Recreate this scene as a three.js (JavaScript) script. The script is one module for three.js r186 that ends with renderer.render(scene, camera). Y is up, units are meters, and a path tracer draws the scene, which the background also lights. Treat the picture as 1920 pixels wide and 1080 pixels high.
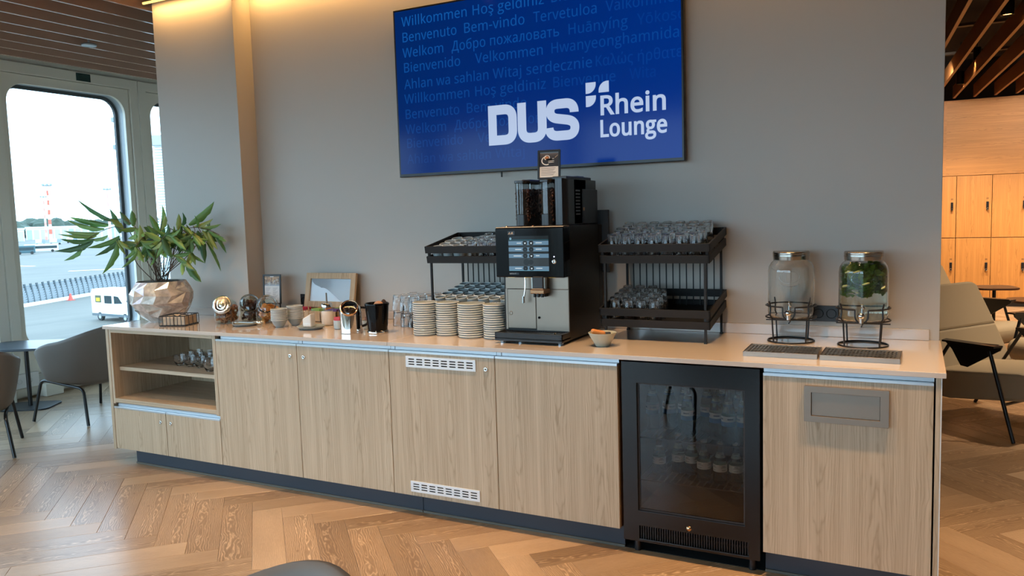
import * as THREE from 'three';
import { RoundedBoxGeometry } from 'three/addons/geometries/RoundedBoxGeometry.js';
import { mergeGeometries } from 'three/addons/utils/BufferGeometryUtils.js';
import { RectAreaLightUniformsLib } from 'three/addons/lights/RectAreaLightUniformsLib.js';

RectAreaLightUniformsLib.init();
const renderer = new THREE.WebGLRenderer({ antialias: true });
renderer.shadowMap.enabled = true;
renderer.toneMapping = THREE.LinearToneMapping;
renderer.toneMappingExposure = 1.0;
const scene = new THREE.Scene();

// ---------- camera
const camera = new THREE.PerspectiveCamera(40.1, 1920 / 1080, 0.05, 4000);
camera.position.set(4.431, 1.479, 3.173);
camera.rotation.set(-0.0903, 0.4743, -0.0295, 'YXZ');

// ---------- sky: pale summer air with thin cloud
const rnd = (() => { let s = 12345; return () => { s = (s + 0x6d2b79f5) | 0; let t = Math.imul(s ^ (s >>> 15), 1 | s); t = (t + Math.imul(t ^ (t >>> 7), 61 | t)) ^ t; return ((t ^ (t >>> 14)) >>> 0) / 4294967296; }; })();
const rr = (a, b) => a + (b - a) * rnd();
const hash = (x, y) => { let h = Math.imul(x, 374761393) + Math.imul(y, 668265263); h = Math.imul(h ^ (h >>> 13), 1274126177); return ((h ^ (h >>> 16)) >>> 0) / 4294967296; };
function vnoise(x, y) {
  const ix = Math.floor(x), iy = Math.floor(y), fx = x - ix, fy = y - iy, u = fx * fx * (3 - 2 * fx), v = fy * fy * (3 - 2 * fy);
  const a = hash(ix, iy), b = hash(ix + 1, iy), c = hash(ix, iy + 1), d = hash(ix + 1, iy + 1);
  return a + (b - a) * u + (c - a) * v + (a - b - c + d) * u * v;
}
const fbm = (x, y, o = 4) => { let s = 0, a = 0.5, t = 0; for (let i = 0; i < o; i++, a /= 2, x = x * 2 + 17.3, y = y * 2 + 9.1) { s += a * vnoise(x, y); t += a; } return s / t; };
{
  const W = 512, H = 256, data = new Float32Array(W * H * 4);
  for (let j = 0; j < H; j++) for (let i = 0; i < W; i++) {
    const el = ((j + 0.5) / H - 0.5) * Math.PI, az = (i / W) * 2 * Math.PI, y = Math.max(0, Math.sin(el));
    const k = Math.pow(1 - y, 3), cl = Math.max(0, fbm(4 + Math.cos(az) * 3 / (0.25 + y), 7 + Math.sin(az) * 3 / (0.25 + y), 4) - 0.5) * 2 * Math.min(1, y * 6);
    const c = [0.61 + 0.12 * k, 0.96 + 0.04 * k, 1.30 - 0.06 * k].map((v, n) => v * (1 - cl * 0.6) + cl * 0.6 * [1.02, 1.1, 1.2][n]);
    data.set([...c, 1], (j * W + i) * 4);
  }
  const t = new THREE.DataTexture(data, W, H, THREE.RGBAFormat, THREE.FloatType);
  t.mapping = THREE.EquirectangularReflectionMapping; t.magFilter = THREE.LinearFilter; t.needsUpdate = true;
  scene.background = t; scene.backgroundIntensity = 5.0;
}
// ---------- sun over the roof of the terminal, on the apron only
const sun = new THREE.DirectionalLight(0xfff0dc, 1.4);
sun.position.set(60, 75, -20); sun.castShadow = true;
Object.assign(sun.shadow.camera, { left: -200, right: 200, top: 200, bottom: -200, far: 600 });
scene.add(sun, sun.target);

// ---------- helpers
const counts = {};
const numbered = (n) => { const k = counts[n] = (counts[n] ?? -1) + 1; return k ? `${n}_${String(k).padStart(3, '0')}` : n; };
const ORD = ['', 'first', 'second', 'third', 'fourth', 'fifth', 'sixth', 'seventh', 'eighth', 'ninth', 'tenth', 'eleventh', 'twelfth', 'thirteenth', 'fourteenth', 'fifteenth', 'sixteenth'];
const M4 = (x = 0, y = 0, z = 0, rx = 0, ry = 0, rz = 0, s = 1) => new THREE.Matrix4().compose(new THREE.Vector3(x, y, z), new THREE.Quaternion().setFromEuler(new THREE.Euler(rx, ry, rz, 'YXZ')), s.isVector3 ? s : new THREE.Vector3(s, s, s));
const V = (x, y, z) => new THREE.Vector3(x, y, z);
// planar uv in metres (scale = metres per texture width)
function boxUV(g, scale = 1, ox = 0, oy = 0, swap = false) {
  const p = g.attributes.position, n = g.attributes.normal, uv = new Float32Array(p.count * 2);
  for (let i = 0; i < p.count; i++) {
    const ax = Math.abs(n.getX(i)), ay = Math.abs(n.getY(i)), az = Math.abs(n.getZ(i));
    let u, v;
    if (ax > ay && ax > az) { u = p.getZ(i); v = p.getY(i); } else if (ay > az) { u = p.getX(i); v = p.getZ(i); } else { u = p.getX(i); v = p.getY(i); }
    if (swap) [u, v] = [v, u];
    uv[2 * i] = u / scale + ox; uv[2 * i + 1] = v / scale + oy;
  }
  g.setAttribute('uv', new THREE.BufferAttribute(uv, 2)); return g;
}
// a piece of furniture board: its own cut of the sheet, never across the edge of the sheet
function boardUV(g, i, swap = false) {
  g.computeBoundingBox(); const b = g.boundingBox, w = [(b.max.x - b.min.x) / 1.2, (b.max.y - b.min.y) / 1.2], fr = (v) => v - Math.floor(v);
  const ox = fr(i * 0.391 + 0.17) * Math.max(0, 1 - w[0]) - b.min.x / 1.2, oy = fr(i * 0.273 + 0.05) * Math.max(0, 1 - w[1]) - b.min.y / 1.2;
  return swap ? boxUV(g, 1.2, 0, 0, true) : boxUV(g, 1.2, ox, oy);
}
const plain = (g) => { let q = g.index ? g.toNonIndexed() : g; for (const k of Object.keys(q.attributes)) if (!['position', 'normal', 'uv'].includes(k)) q.deleteAttribute(k); if (!q.attributes.uv) q.setAttribute('uv', new THREE.BufferAttribute(new Float32Array(q.attributes.position.count * 2), 2)); return q; };
const join = (list) => { list = [].concat(list); return list.length === 1 ? list[0] : mergeGeometries(list.map(plain)); };
// box given by its limits
function bx(x0, x1, y0, y1, z0, z1, r = 0.0015) {
  const w = x1 - x0, h = y1 - y0, d = z1 - z0, m = Math.min(w, h, d);
  const g = r && m > 2.2 * r ? new RoundedBoxGeometry(w, h, d, 1, r) : new THREE.BoxGeometry(w, h, d);
  g.translate((x0 + x1) / 2, (y0 + y1) / 2, (z0 + z1) / 2); return g;
}
const lathe = (pts, seg = 32) => new THREE.LatheGeometry(pts.map((p) => new THREE.Vector2(p[0], p[1])), seg);
const cyl = (r0, r1, y0, y1, seg = 24) => lathe([[0, y0], [r0, y0], [r1, y1], [0, y1]].flatMap((p, i) => i === 1 || i === 2 ? [p, p] : [p]), seg);
const tube = (pts, r = 0.004, seg = 0, closed = false, rad = 8, tension = 0.5) => new THREE.TubeGeometry(new THREE.CatmullRomCurve3(pts.map((p) => V(...p)), closed, 'catmullrom', tension), seg || pts.length * 8, r, rad, closed);
// straight-sided tube through corners, with small round bends
function pipe(pts, r = 0.004, bend = 0.012, closed = false, rad = 8) {
  const P = pts.map((p) => V(...p)), path = new THREE.CurvePath(), n = P.length; let last = null, first = null;
  const inn = [], out = [];
  for (let i = 0; i < n; i++) {
    if (!closed && (i === 0 || i === n - 1)) { inn[i] = P[i]; out[i] = P[i]; continue; }
    const a = P[(i + n - 1) % n], b = P[i], c = P[(i + 1) % n], k = Math.min(bend, a.distanceTo(b) / 2.1, c.distanceTo(b) / 2.1);
    inn[i] = b.clone().add(a.clone().sub(b).setLength(k)); out[i] = b.clone().add(c.clone().sub(b).setLength(k));
  }
  for (let i = 0; i < n; i++) {
    if (inn[i] !== out[i]) path.add(new THREE.QuadraticBezierCurve3(inn[i], P[i], out[i]));
    if (i < n - 1 || closed) path.add(new THREE.LineCurve3(out[i], inn[(i + 1) % n]));
  }
  const samples = []; for (const c of path.curves) { const s = c.isLineCurve3 ? 2 : 5; for (let i = 0; i < s; i++) samples.push(c.getPoint(i / s)); }
  if (!closed) samples.push(P[n - 1]);
  const poly = new THREE.CatmullRomCurve3(samples, closed, 'catmullrom', 0.0001);
  poly.getPointAt = poly.getPoint; poly.getTangentAt = poly.getTangent;
  return new THREE.TubeGeometry(poly, samples.length - (closed ? 0 : 1), r, rad, closed);
}
const rod = (a, b, r = 0.004, seg = 8) => { const A = V(...a), B = V(...b), d = B.clone().sub(A); const g = new THREE.CylinderGeometry(r, r, d.length(), seg); g.applyQuaternion(new THREE.Quaternion().setFromUnitVectors(V(0, 1, 0), d.normalize())); const c = A.add(B).multiplyScalar(0.5); return g.translate(c.x, c.y, c.z); };
const bar = (a, b, w, h) => { const A = V(...a), B = V(...b), L = A.distanceTo(B), g = new THREE.BoxGeometry(w, h, L), m = new THREE.Matrix4().lookAt(A, B, V(0, 1, 0)); g.applyMatrix4(m); const c = A.add(B).multiplyScalar(0.5); return g.translate(c.x, c.y, c.z); };
const extrude = (shape, depth, bevel = 0, seg = 12) => new THREE.ExtrudeGeometry(shape, { depth, bevelEnabled: bevel > 0, bevelSize: bevel, bevelThickness: bevel, bevelSegments: 2, curveSegments: seg });
function roundRect(x0, y0, x1, y1, r, S = THREE.Shape) {
  const s = new S(); s.moveTo(x0 + r, y0); s.lineTo(x1 - r, y0); s.absarc(x1 - r, y0 + r, r, -Math.PI / 2, 0); s.lineTo(x1, y1 - r); s.absarc(x1 - r, y1 - r, r, 0, Math.PI / 2);
  s.lineTo(x0 + r, y1); s.absarc(x0 + r, y1 - r, r, Math.PI / 2, Math.PI); s.lineTo(x0, y0 + r); s.absarc(x0 + r, y0 + r, r, Math.PI, 1.5 * Math.PI); return s;
}
const poly = (pts) => { const s = new THREE.Shape(); pts.forEach((p, i) => i ? s.lineTo(...p) : s.moveTo(...p)); return s; };
function mesh(name, geo, mat, parent) { const o = new THREE.Mesh(join(geo), mat); o.name = name; o.castShadow = o.receiveShadow = true; if (parent) parent.add(o); return o; }
const part = mesh;
function thing(name, label, category, pos = [0, 0, 0], turn = 0, group) {
  const o = new THREE.Group(); o.name = numbered(name); o.position.set(...pos); o.rotation.y = turn; o.userData = { label, category }; if (group) o.userData.group = group; scene.add(o); return o;
}
function solo(name, label, category, geo, mat, pos = [0, 0, 0], turn = 0, group) { const o = mesh(numbered(name), geo, mat, scene); o.position.set(...pos); o.rotation.y = turn; o.userData = { label, category }; if (group) o.userData.group = group; return o; }
function struct(name, geo, mat, parent) { const o = geo ? mesh(name, geo, mat) : new THREE.Group(); o.name = name; if (!parent) o.userData.kind = 'structure'; (parent || scene).add(o); return o; }
function copy(root, pos, turn = 0, label, group) { const o = root.clone(); o.name = numbered(root.name.replace(/_\d{3}$/, '')); o.position.set(...pos); o.rotation.set(0, turn, 0); o.userData = { ...root.userData }; if (label) o.userData.label = label; if (group) o.userData.group = group; scene.add(o); return o; }
const stuffMesh = (name, label, category, geo, mat, mats4, colors) => { const o = new THREE.InstancedMesh(geo, mat, mats4.length); mats4.forEach((m, i) => { o.setMatrixAt(i, m); if (colors) o.setColorAt(i, colors[i]); }); o.name = numbered(name); o.castShadow = o.receiveShadow = true; o.userData = { kind: 'stuff', label, category }; return o; };

// ---------- textures
function tex(w, h, fn, srgb = true) {
  const d = new Uint8Array(w * h * 4); for (let y = 0, i = 0; y < h; y++) for (let x = 0; x < w; x++, i += 4) { const c = fn(x, y); d[i] = c[0]; d[i + 1] = c[1]; d[i + 2] = c[2]; d[i + 3] = 255; }
  const t = new THREE.DataTexture(d, w, h); t.wrapS = t.wrapT = THREE.RepeatWrapping; t.magFilter = THREE.LinearFilter; if (srgb) t.colorSpace = THREE.SRGBColorSpace; t.needsUpdate = true; return t;
}
const clamp255 = (v) => Math.max(0, Math.min(255, v));
// grain of a flat-sawn board: rings cut near their centre give arches; along = metres along, across = metres from the middle
function grain(along, across, seed, freq, wob) {
  const d = 0.018 + 0.05 * Math.abs(fbm(along * 1.1 + seed, seed * 3.7, 2) - 0.35) + along * 0.006 + wob * (fbm(along * 9 + seed, across * 40, 3) - 0.5);
  const r = Math.hypot(across + 0.02 * (fbm(along * 1.6, seed + 5, 2) - 0.5), d) * freq + 0.7 * fbm(along * 14, across * 90 + seed, 2);
  return r - Math.floor(r);
}
// floor: seven board faces one above the other, 1024 x 1022
const ROW = 146;
const plankTex = tex(1024, 1022, (x, y) => {
  const k = Math.floor(y / ROW), al = x / 1024 * 0.725, ac = ((y % ROW) / ROW - 0.5) * 0.145, seed = k * 13.7 + 3;
  const calm = k === 1 || k === 4 || k === 6;
  const f = grain(al + k * 0.31, ac + (calm ? 0.11 : (k % 3 - 1) * 0.022), seed, calm ? 230 : 175, calm ? 0.004 : 0.018), line = Math.pow(Math.abs(f * 2 - 1), 3);
  const pore = fbm(al * 40 + seed, ac * 1500, 2), broad = fbm(al * 3 + seed, ac * 14, 3), tone = [0, 7, -5, 3, 9, -3, 4][k];
  const knot = Math.exp(-(((al - 0.3 - 0.05 * k) / 0.012) ** 2 + ((ac - 0.02 * (k % 3 - 1)) / 0.005) ** 2)) * (k % 2 ? 40 : 0);
  const v = (calm ? 0.5 : 1) * (line * 74 - 30) * (0.55 + 0.9 * broad) + (pore - 0.5) * 26 + (broad - 0.5) * 34 + tone * 1.6 - knot;
  return [clamp255(196 + v), clamp255(164 + v * 0.98), clamp255(130 + v * 0.92)];
});
plankTex.wrapS = plankTex.wrapT = THREE.RepeatWrapping;
// furniture laminate: upright grain, one repeat = 1.2 m
const woodTex = tex(1024, 1024, (x, y) => {
  const u = x / 1024 * 1.2, v = y / 1024 * 1.2; let s = 0;
  const col = Math.floor(u / 0.2), lu = u - col * 0.2 - 0.1, g = grain(v + col * 0.37, lu * 0.8, col * 7.1 + 2, 190, 0.006), line = Math.pow(Math.abs(g * 2 - 1), 4);
  const edge = Math.min(1, (0.1 - Math.abs(lu)) / 0.03);
  s += line * 24 * edge * (0.5 + fbm(v * 2 + col, u * 9, 2)); s += (fbm(u * 210, v * 3.2, 3) - 0.5) * 33; s += (fbm(u * 30, v * 0.9, 3) - 0.5) * 20; s += (fbm(u * 900, v * 14, 2) - 0.5) * 10;
  return [clamp255(212 - s * 1.05), clamp255(191 - s * 1.1), clamp255(164 - s * 1.15)];
});
const apronTex = tex(512, 512, (x, y) => {
  const n = fbm(x / 60, y / 60, 4), m = fbm(x / 9, y / 200, 3), slab = (x % 64 < 1 || y % 64 < 1) ? 10 : 0, v = (n - 0.5) * 34 + (m - 0.5) * 26 - slab;
  return [clamp255(176 + v), clamp255(180 + v), clamp255(182 + v)];
});
const canvas = (w, h, draw) => { const c = document.createElement('canvas'); c.width = w; c.height = h; draw(c.getContext('2d'), w, h); const t = new THREE.CanvasTexture(c); t.colorSpace = THREE.SRGBColorSpace; return t; };

// ---------- materials
const S = (color, roughness = 0.6, metalness = 0, o = {}) => new THREE.MeshStandardMaterial({ color, roughness, metalness, ...o });
const glassMat = (color = 0xffffff, thickness = 0.003, o = {}) => new THREE.MeshPhysicalMaterial({ color, roughness: 0.02, transmission: 1, thickness, ior: 1.5, ...o });
const mWall = S('#bdb6ac', 0.4), mWallPier = mWall, mWood = S('#e0ddd8', 0.5, 0, { map: woodTex }), mWoodIn = S('#c9b39b', 0.55, 0, { map: woodTex }), mEdge = S('#c9b394', 0.55);
const mLocker = S('#d4a464', 0.45, 0, { map: woodTex }), mSlat = S('#c09c88', 0.13), mStone = new THREE.MeshPhysicalMaterial({ color: '#cdbfb2', roughness: 0.16, clearcoat: 0.6, clearcoatRoughness: 0.05 });
const mAlu = S('#d5d9dd', 0.28, 0.9), mAluDull = S('#c3c8cd', 0.4, 0.85), mSteel = S('#8f8174', 0.34, 1), mChrome = S('#e2e0dc', 0.05, 1), mPlinth = S('#2b3540', 0.5), mBlack = S('#0f0e0e', 0.42), mBlackSatin = S('#17171a', 0.3), mBlackGloss = new THREE.MeshPhysicalMaterial({ color: '#08080a', roughness: 0.08, specularIntensity: 0.45 }), mRack = S('#060607', 0.6);
const mFrame = S('#ece7d8', 0.45), mFrameDark = S('#474b4d', 0.5), mWhite = S('#e8e6e1', 0.5), mDark = S('#0c0b0c', 0.9), mStoneware = S('#b6c1c2', 0.28), mStonewareDark = S('#8f9a9c', 0.33), mRim = S('#eceee9', 0.28);
const mGlass = glassMat(), mPane = glassMat(0xf4fbfb, 0, { roughness: 0 }), mClear = glassMat(0xffffff, 0, { roughness: 0.01 });
const mBeige = S('#afa085', 0.7), mShell = S('#6e655d', 0.62), mGap = S('#20180f', 0.9);
// ---------- lamps
const WARM = 0xffcf98, SOFT = 0xffe6c8;
const lampMat = S('#fff0d8', 0.5, 0, { emissive: 0xffb469, emissiveIntensity: 6 });
function spot(x, y, z, power, tx = x, tz = z, angle = 0.75, color = WARM, ty = 0) {
  const l = new THREE.SpotLight(color, power, 0, angle, 0.7, 2); l.position.set(x, y, z); l.target.position.set(tx, ty, tz); l.castShadow = true; l.shadow.radius = 2; scene.add(l, l.target);
}
function can(name, label, x, y, z, power, tx, tz, angle, r = 0.045, h = 0.16, color) {
  const t = thing(name, label, 'spotlight', [x, y, z], 0);
  part('housing', [lathe([[r * 0.8, 0.012], [r, 0], [r, h], [0, h]], 20), cyl(0.006, 0.006, h, 3.5 - y, 8)], mBlackSatin, t);
  part('lamp_lens', new THREE.CircleGeometry(r * 0.8, 20).rotateX(Math.PI / 2).translate(0, 0.012, 0), lampMat, t);
  if (power) spot(x, y - 0.01, z, power, tx, tz, angle, color);
}
const PX = [0.55, 1.75, 2.9, 3.75, 4.6];
PX.forEach((x, i) => can('ceiling_spotlight', `black ceiling spotlight above the counter front, ${ORD[i + 1]} from the window side`, x, 2.98, 0.42, [10, 13, 16, 15, 15][i], x, -0.05, 0.5));
[[6.4, -3.4, 24], [6.2, -6.0, 24], [4.9, -8.5, 34], [6.6, -8.5, 34], [8.3, -8.5, 30], [8.0, -4.5, 24], [6.2, 0.2, 20], [6.4, 3.2, 16], [2.8, 2.4, 10], [0.6, 1.8, 10]].forEach(([x, z, p], i) => can('ceiling_spotlight', `added fill spotlight in the dark lounge ceiling, ${ORD[i + 1]} away from the counter`, x, 2.98, z, p, x, z - (z < -8 ? 0.6 : 0), 0.95, 0.045, 0.16, SOFT));  // fill spots added to brighten the lounge and the area behind the viewer
[4.6, 6.2].forEach((x, i) => { can('ceiling_spotlight', `added wash spotlight turned towards the lockers, ${ORD[i + 1]} from the grey wall`, x, 2.98, -6.9, 0); spot(x, 2.97, -6.93, 24, x + 0.3, -9.9, 0.75, SOFT, 1.9); });  // extra spots put in to lift the oak panel and lockers
can('ceiling_spotlight', 'black cylinder spotlight between the slats at the upper right corner', 5.07, 3.0, -4.6, 10, 5.07, -4.6, 0.8, 0.05, 0.2);
can('ceiling_spotlight', 'small lit spotlight deep between the slats on the right', 5.02, 3.1, -7.45, 10, 5.3, -9, 0.8, 0.04, 0.14);
{ // light strips above the back wall
  const m = S('#fff2c8', 0.5, 0, { emissive: 0xffc860, emissiveIntensity: 2.2 });
  const strip = (x0, x1, z, label) => {
    solo('led_strip', label, 'light strip', bx(x0, x1, 2.955, 2.967, z + 0.046, z + 0.058, 0), m);
    const w = x1 - x0, l = new THREE.RectAreaLight(0xffc274, 62, w, 0.02); l.position.set((x0 + x1) / 2, 2.95, z + 0.052); l.lookAt((x0 + x1) / 2, 0, z + 0.052 - 0.9); scene.add(l);
  };
  strip(-0.17, 0.545, -0.592, 'glowing yellow light strip at the top of the window-side wall section');
  strip(0.585, 4.5, -0.74, 'long glowing light strip along the top of the wall with the screen');
}

// ---------- floor: herringbone boards laid at 45 degrees to the counter
const FLOOR = struct('floor', null);
struct('subfloor', bx(-2.95, 10.2, -0.2, -0.012, -10.1, 6.7, 0), mGap, FLOOR);
{
  const L = 0.725, W = 0.145, ca = Math.SQRT1_2, tones = [S('#e2e0de', 0.3), S('#d4d1cd', 0.32), S('#eeedeb', 0.3)];
  tones.forEach((m) => { m.map = plankTex; m.map.needsUpdate = true; });
  const variants = [];
  for (let k = 0; k < 7; k++) for (const flip of [0, 1]) { // a board with a bevelled top edge, its own face of the texture
    const b = 0.0016, t = 0.0012, g = new THREE.BufferGeometry();
    const v = [[b, 0, b], [L - b, 0, b], [L - b, 0, W - b], [b, 0, W - b], [0.0003, -t, 0.0003], [L - 0.0003, -t, 0.0003], [L - 0.0003, -t, W - 0.0003], [0.0003, -t, W - 0.0003], [0.0003, -0.012, 0.0003], [L - 0.0003, -0.012, 0.0003], [L - 0.0003, -0.012, W - 0.0003], [0.0003, -0.012, W - 0.0003]];
    const q = [[0, 3, 2, 1], [0, 1, 5, 4], [1, 2, 6, 5], [2, 3, 7, 6], [3, 0, 4, 7], [4, 5, 9, 8], [5, 6, 10, 9], [6, 7, 11, 10], [7, 4, 8, 11]];
    const pos = [], uv = [];
    for (const f of q) for (const i of [f[0], f[1], f[2], f[0], f[2], f[3]]) { const p = v[i]; pos.push(...p); uv.push(flip ? 1 - p[0] / L : p[0] / L, (k + 0.04 + 0.92 * p[2] / W) / 7); }
    g.setAttribute('position', new THREE.Float32BufferAttribute(pos, 3)); g.setAttribute('uv', new THREE.Float32BufferAttribute(uv, 2)); g.computeVertexNormals(); variants.push(g);
  }
  // lattice in board axes u, v:  u = (-1,-1)/sqrt2, v = (-1,1)/sqrt2 in (x, z)
  const O = [1.091 - 0.1025, 0.79 - 0.1025], toW = (a, b) => [O[0] + (-a - b) * ca, O[1] + (-a + b) * ca], list = [];
  for (let i = -90; i < 90; i++) for (let j = -22; j < 22; j++) for (const kind of [0, 1]) {
    const a = i * W + j * L, b = i * W - j * L, c = kind ? toW(a + W / 2, b + W + L / 2) : toW(a + L / 2, b + W / 2);
    if (c[0] < -3.1 || c[0] > 10.3 || c[1] < -10.2 || c[1] > 6.8) continue;
    const dx = c[0] - camera.position.x, dz = c[1] - camera.position.z, d = Math.hypot(dx, dz), az = Math.atan2(-dx, -dz);
    const seen = az > -0.27 && az < 1.2 && d > 2.2 && !(c[0] > 0.1 && c[0] < 4.3 && c[1] < -0.3) && !(c[0] > -0.1 && c[0] < 4.4 && c[1] < -0.9);
    const o = kind ? toW(a, b + W) : toW(a, b); // board axes: x' along u (or v), z' = across
    list.push({ o, kind, key: (seen ? 0 : 1000) + d, v: Math.floor(hash(i * 3 + kind, j * 7 + 1) * 14), t: Math.floor(hash(i + 55, j + kind * 31) * 3) });
  }
  list.sort((p, q) => p.key - q.key);
  const rest = [], mats = new Map();
  list.forEach((p, n) => {
    const X = p.kind ? [-ca, ca] : [-ca, -ca], Z = p.kind ? [-ca, -ca] : [-ca, ca]; // directions of length and width
    let o = p.o, Zd = Z; // keep the frame right handed: y' up requires X x Z = -Y ... flip the width if needed
    if (X[1] * Z[0] - X[0] * Z[1] < 0) { Zd = [-Z[0], -Z[1]]; o = [o[0] + Z[0] * W, o[1] + Z[1] * W]; }
    const m = new THREE.Matrix4().makeBasis(V(X[0], 0, X[1]), V(0, 1, 0), V(-Zd[0], 0, -Zd[1]));
    const det = m.determinant(); let off = o;
    if (det < 0) m.makeBasis(V(X[0], 0, X[1]), V(0, 1, 0), V(Zd[0], 0, Zd[1])); else off = [o[0] + Zd[0] * W, o[1] + Zd[1] * W];
    m.setPosition(off[0], 0, off[1]);
    if (n < 300) { const q = mesh('plank', variants[p.v], tones[p.t], FLOOR); q.applyMatrix4(m); }
    else { const g = variants[p.v].clone().applyMatrix4(m); if (!mats.has(p.t)) mats.set(p.t, []); mats.get(p.t).push(g); }
  });
  const all = [...mats.values()].flat(); const r = mesh('planks_beyond', all, tones[0], FLOOR); r.userData.kind = 'stuff';
}

// ---------- walls
struct('wall_back', bx(0.56, 4.53, 0, 3.5, -0.95, -0.755, 0.002), mWall);
struct('wall_back_left', [bx(-0.17, 0.562, 0, 3.5, -0.95, -0.607, 0.002), bx(0.535, 0.5625, 0, 2.93, -0.612, -0.604, 0.001)], mWallPier);
struct('wall_light_block', bx(-0.15, 0.02, 0, 3.5, -9.9, -0.94, 0), mWall);  // unseen wall added to keep window light out of the far lounge
struct('wall_far', bx(-2.9, 10.2, 0, 3.5, -10.3, -10.102, 0), mWall); struct('wall_far_left', bx(0.02, 3.895, 0, 3.5, -10.1, -9.9, 0), mWall);
struct('wall_right', bx(10, 10.2, 0, 3.5, -10.1, 6.7, 0), mWall);
// wall_left: steel window units in a row, each a surround, an inset panel with a rounded opening, a deep reveal, a gasket and a pane
struct('wall_left', [bx(-2.9, -2.6, 2.95, 3.5, -10.1, 6.7, 0), bx(-2.9, -2.6, -0.1, 3.0, 6.355, 6.7, 0), bx(-2.9, -2.6, -0.1, 3.0, -10.1, -6.695, 0), bx(-2.9, -2.62, -0.2, 0.02, -10.1, 6.7, 0)], mFrame);
{
  const W = 0.716, hole = (s, r, d = 0) => { s.holes.push(roundRect(-0.58 + d, 0.42 + d, 0.58 - d, 2.773 - d, r, THREE.Path)); return s; };
  const side = (g, x) => g.rotateY(Math.PI / 2).translate(x, 0, 0);
  const outer = roundRect(-W, 0.02, W, 2.945, 0.004); outer.holes.push(roundRect(-0.635, 0.1, 0.635, 2.857, 0.004, THREE.Path));
  const inner = hole(roundRect(-0.626, 0.109, 0.626, 2.848, 0.004), 0.17), back = hole(roundRect(-W, 0.02, W, 2.945, 0.004), 0.17, -0.004);
  const gFrame = side(extrude(outer, 0.05, 0.002), -2.625), gPanel = side(extrude(inner, 0.03, 0.002, 10), -2.628), gBack = side(extrude(back, 0.03), -2.66);
  const gReveal = side(extrude(hole(roundRect(-0.62, 0.38, 0.62, 2.813, 0.2), 0.17), 0.11, 0, 12), -2.74), gGasket = side(extrude(hole(roundRect(-0.582, 0.418, 0.582, 2.775, 0.17), 0.14, 0.03), 0.03, 0, 10), -2.738);
  const gPane = side(new THREE.ShapeGeometry(roundRect(-0.58, 0.42, 0.58, 2.773, 0.17), 10), -2.725);
  let n = 1;
  for (let k = -5; k <= 3; k++) {
    const w = struct(`window_${n++}`, null); w.position.set(0, 0, -1.62 - 1.45 * k);
    mesh('window_surround', gFrame, mFrame, w); mesh('window_panel', gPanel, mFrame, w); mesh('backing', gBack, mFrameDark, w); mesh('window_reveal', gReveal, S('#aeb6bb', 0.35), w); mesh('gasket', gGasket, mFrameDark, w); mesh('pane', gPane, mPane, w);
  }
  // front wall behind the viewer, with wide windows
  const solid = [bx(-2.9, 10.2, 2.9, 3.5, 6.5, 6.7, 0), bx(-2.9, 10.2, -0.2, 0.15, 6.5, 6.7, 0)];
  const xs = [-2.5, -0.3, -0.1, 2.1, 2.3, 4.5];
  [[-2.9, -2.5], [-0.3, -0.1], [2.1, 2.3], [4.5, 10.2]].forEach(([a, b]) => solid.push(bx(a, b, 0.1, 2.95, 6.5, 6.7, 0)));
  struct('wall_front', solid, mWall);
  for (let i = 0; i < 6; i += 2) { const w = struct(`window_${n++}`, null); mesh('pane', new THREE.PlaneGeometry(xs[i + 1] - xs[i], 2.75).translate((xs[i] + xs[i + 1]) / 2, 1.525, 6.6), mPane, w); mesh('window_frame', [bx(xs[i], xs[i] + 0.05, 0.15, 2.9, 6.5, 6.64, 0), bx(xs[i + 1] - 0.05, xs[i + 1], 0.15, 2.9, 6.5, 6.64, 0), bx(xs[i], xs[i + 1], 0.15, 0.2, 6.5, 6.64, 0), bx(xs[i], xs[i + 1], 2.85, 2.9, 6.5, 6.64, 0)], mFrame, w); }
}
solo('emergency_sign', 'small dark green sign plate on the header above the large window', 'sign', [bx(-2.575, -2.565, 2.864, 2.935, -1.83, -1.69, 0.001), bx(-2.565, -2.564, 2.915, 2.92, -1.82, -1.72, 0), bx(-2.565, -2.564, 2.9, 2.905, -1.82, -1.74, 0)], S('#23403c', 0.4));
{ const t = thing('wall_socket_box', 'pale double socket in the trunking under the window', 'socket', [-2.575, 0.1, -0.96]);
  part('socket_housing', bx(0, 0.035, 0, 0.125, -0.13, 0.12), mWhite, t);
  for (const z of [-0.045, 0.045]) { const s = part('socket', lathe([[0.021, 0], [0.021, 0.003], [0.018, 0.003], [0.018, -0.006], [0, -0.006]].map((p) => p), 20).rotateZ(-Math.PI / 2).translate(0.036, 0.062, z), S('#d4d2cc', 0.4), t); }
}
solo('trunking', 'pale cable trunking running along the wall foot under the windows', 'trunking', [bx(-2.575, -2.548, 0.115, 0.205, -2.6, -1.09), bx(-2.575, -2.548, 0.115, 0.205, -0.838, 2.5)], S('#b9b8b2', 0.5));
[[-1.17, 'grey box on the floor at the wall foot behind the round table foot'], [-0.75, 'grey box on the floor at the wall foot under the socket, by the window edge']].forEach(([z, l]) => solo('floor_box', l, 'box', bx(-2.575, -2.45, 0.001, 0.112, z - 0.08, z + 0.08, 0.004), mFrame));

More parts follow.
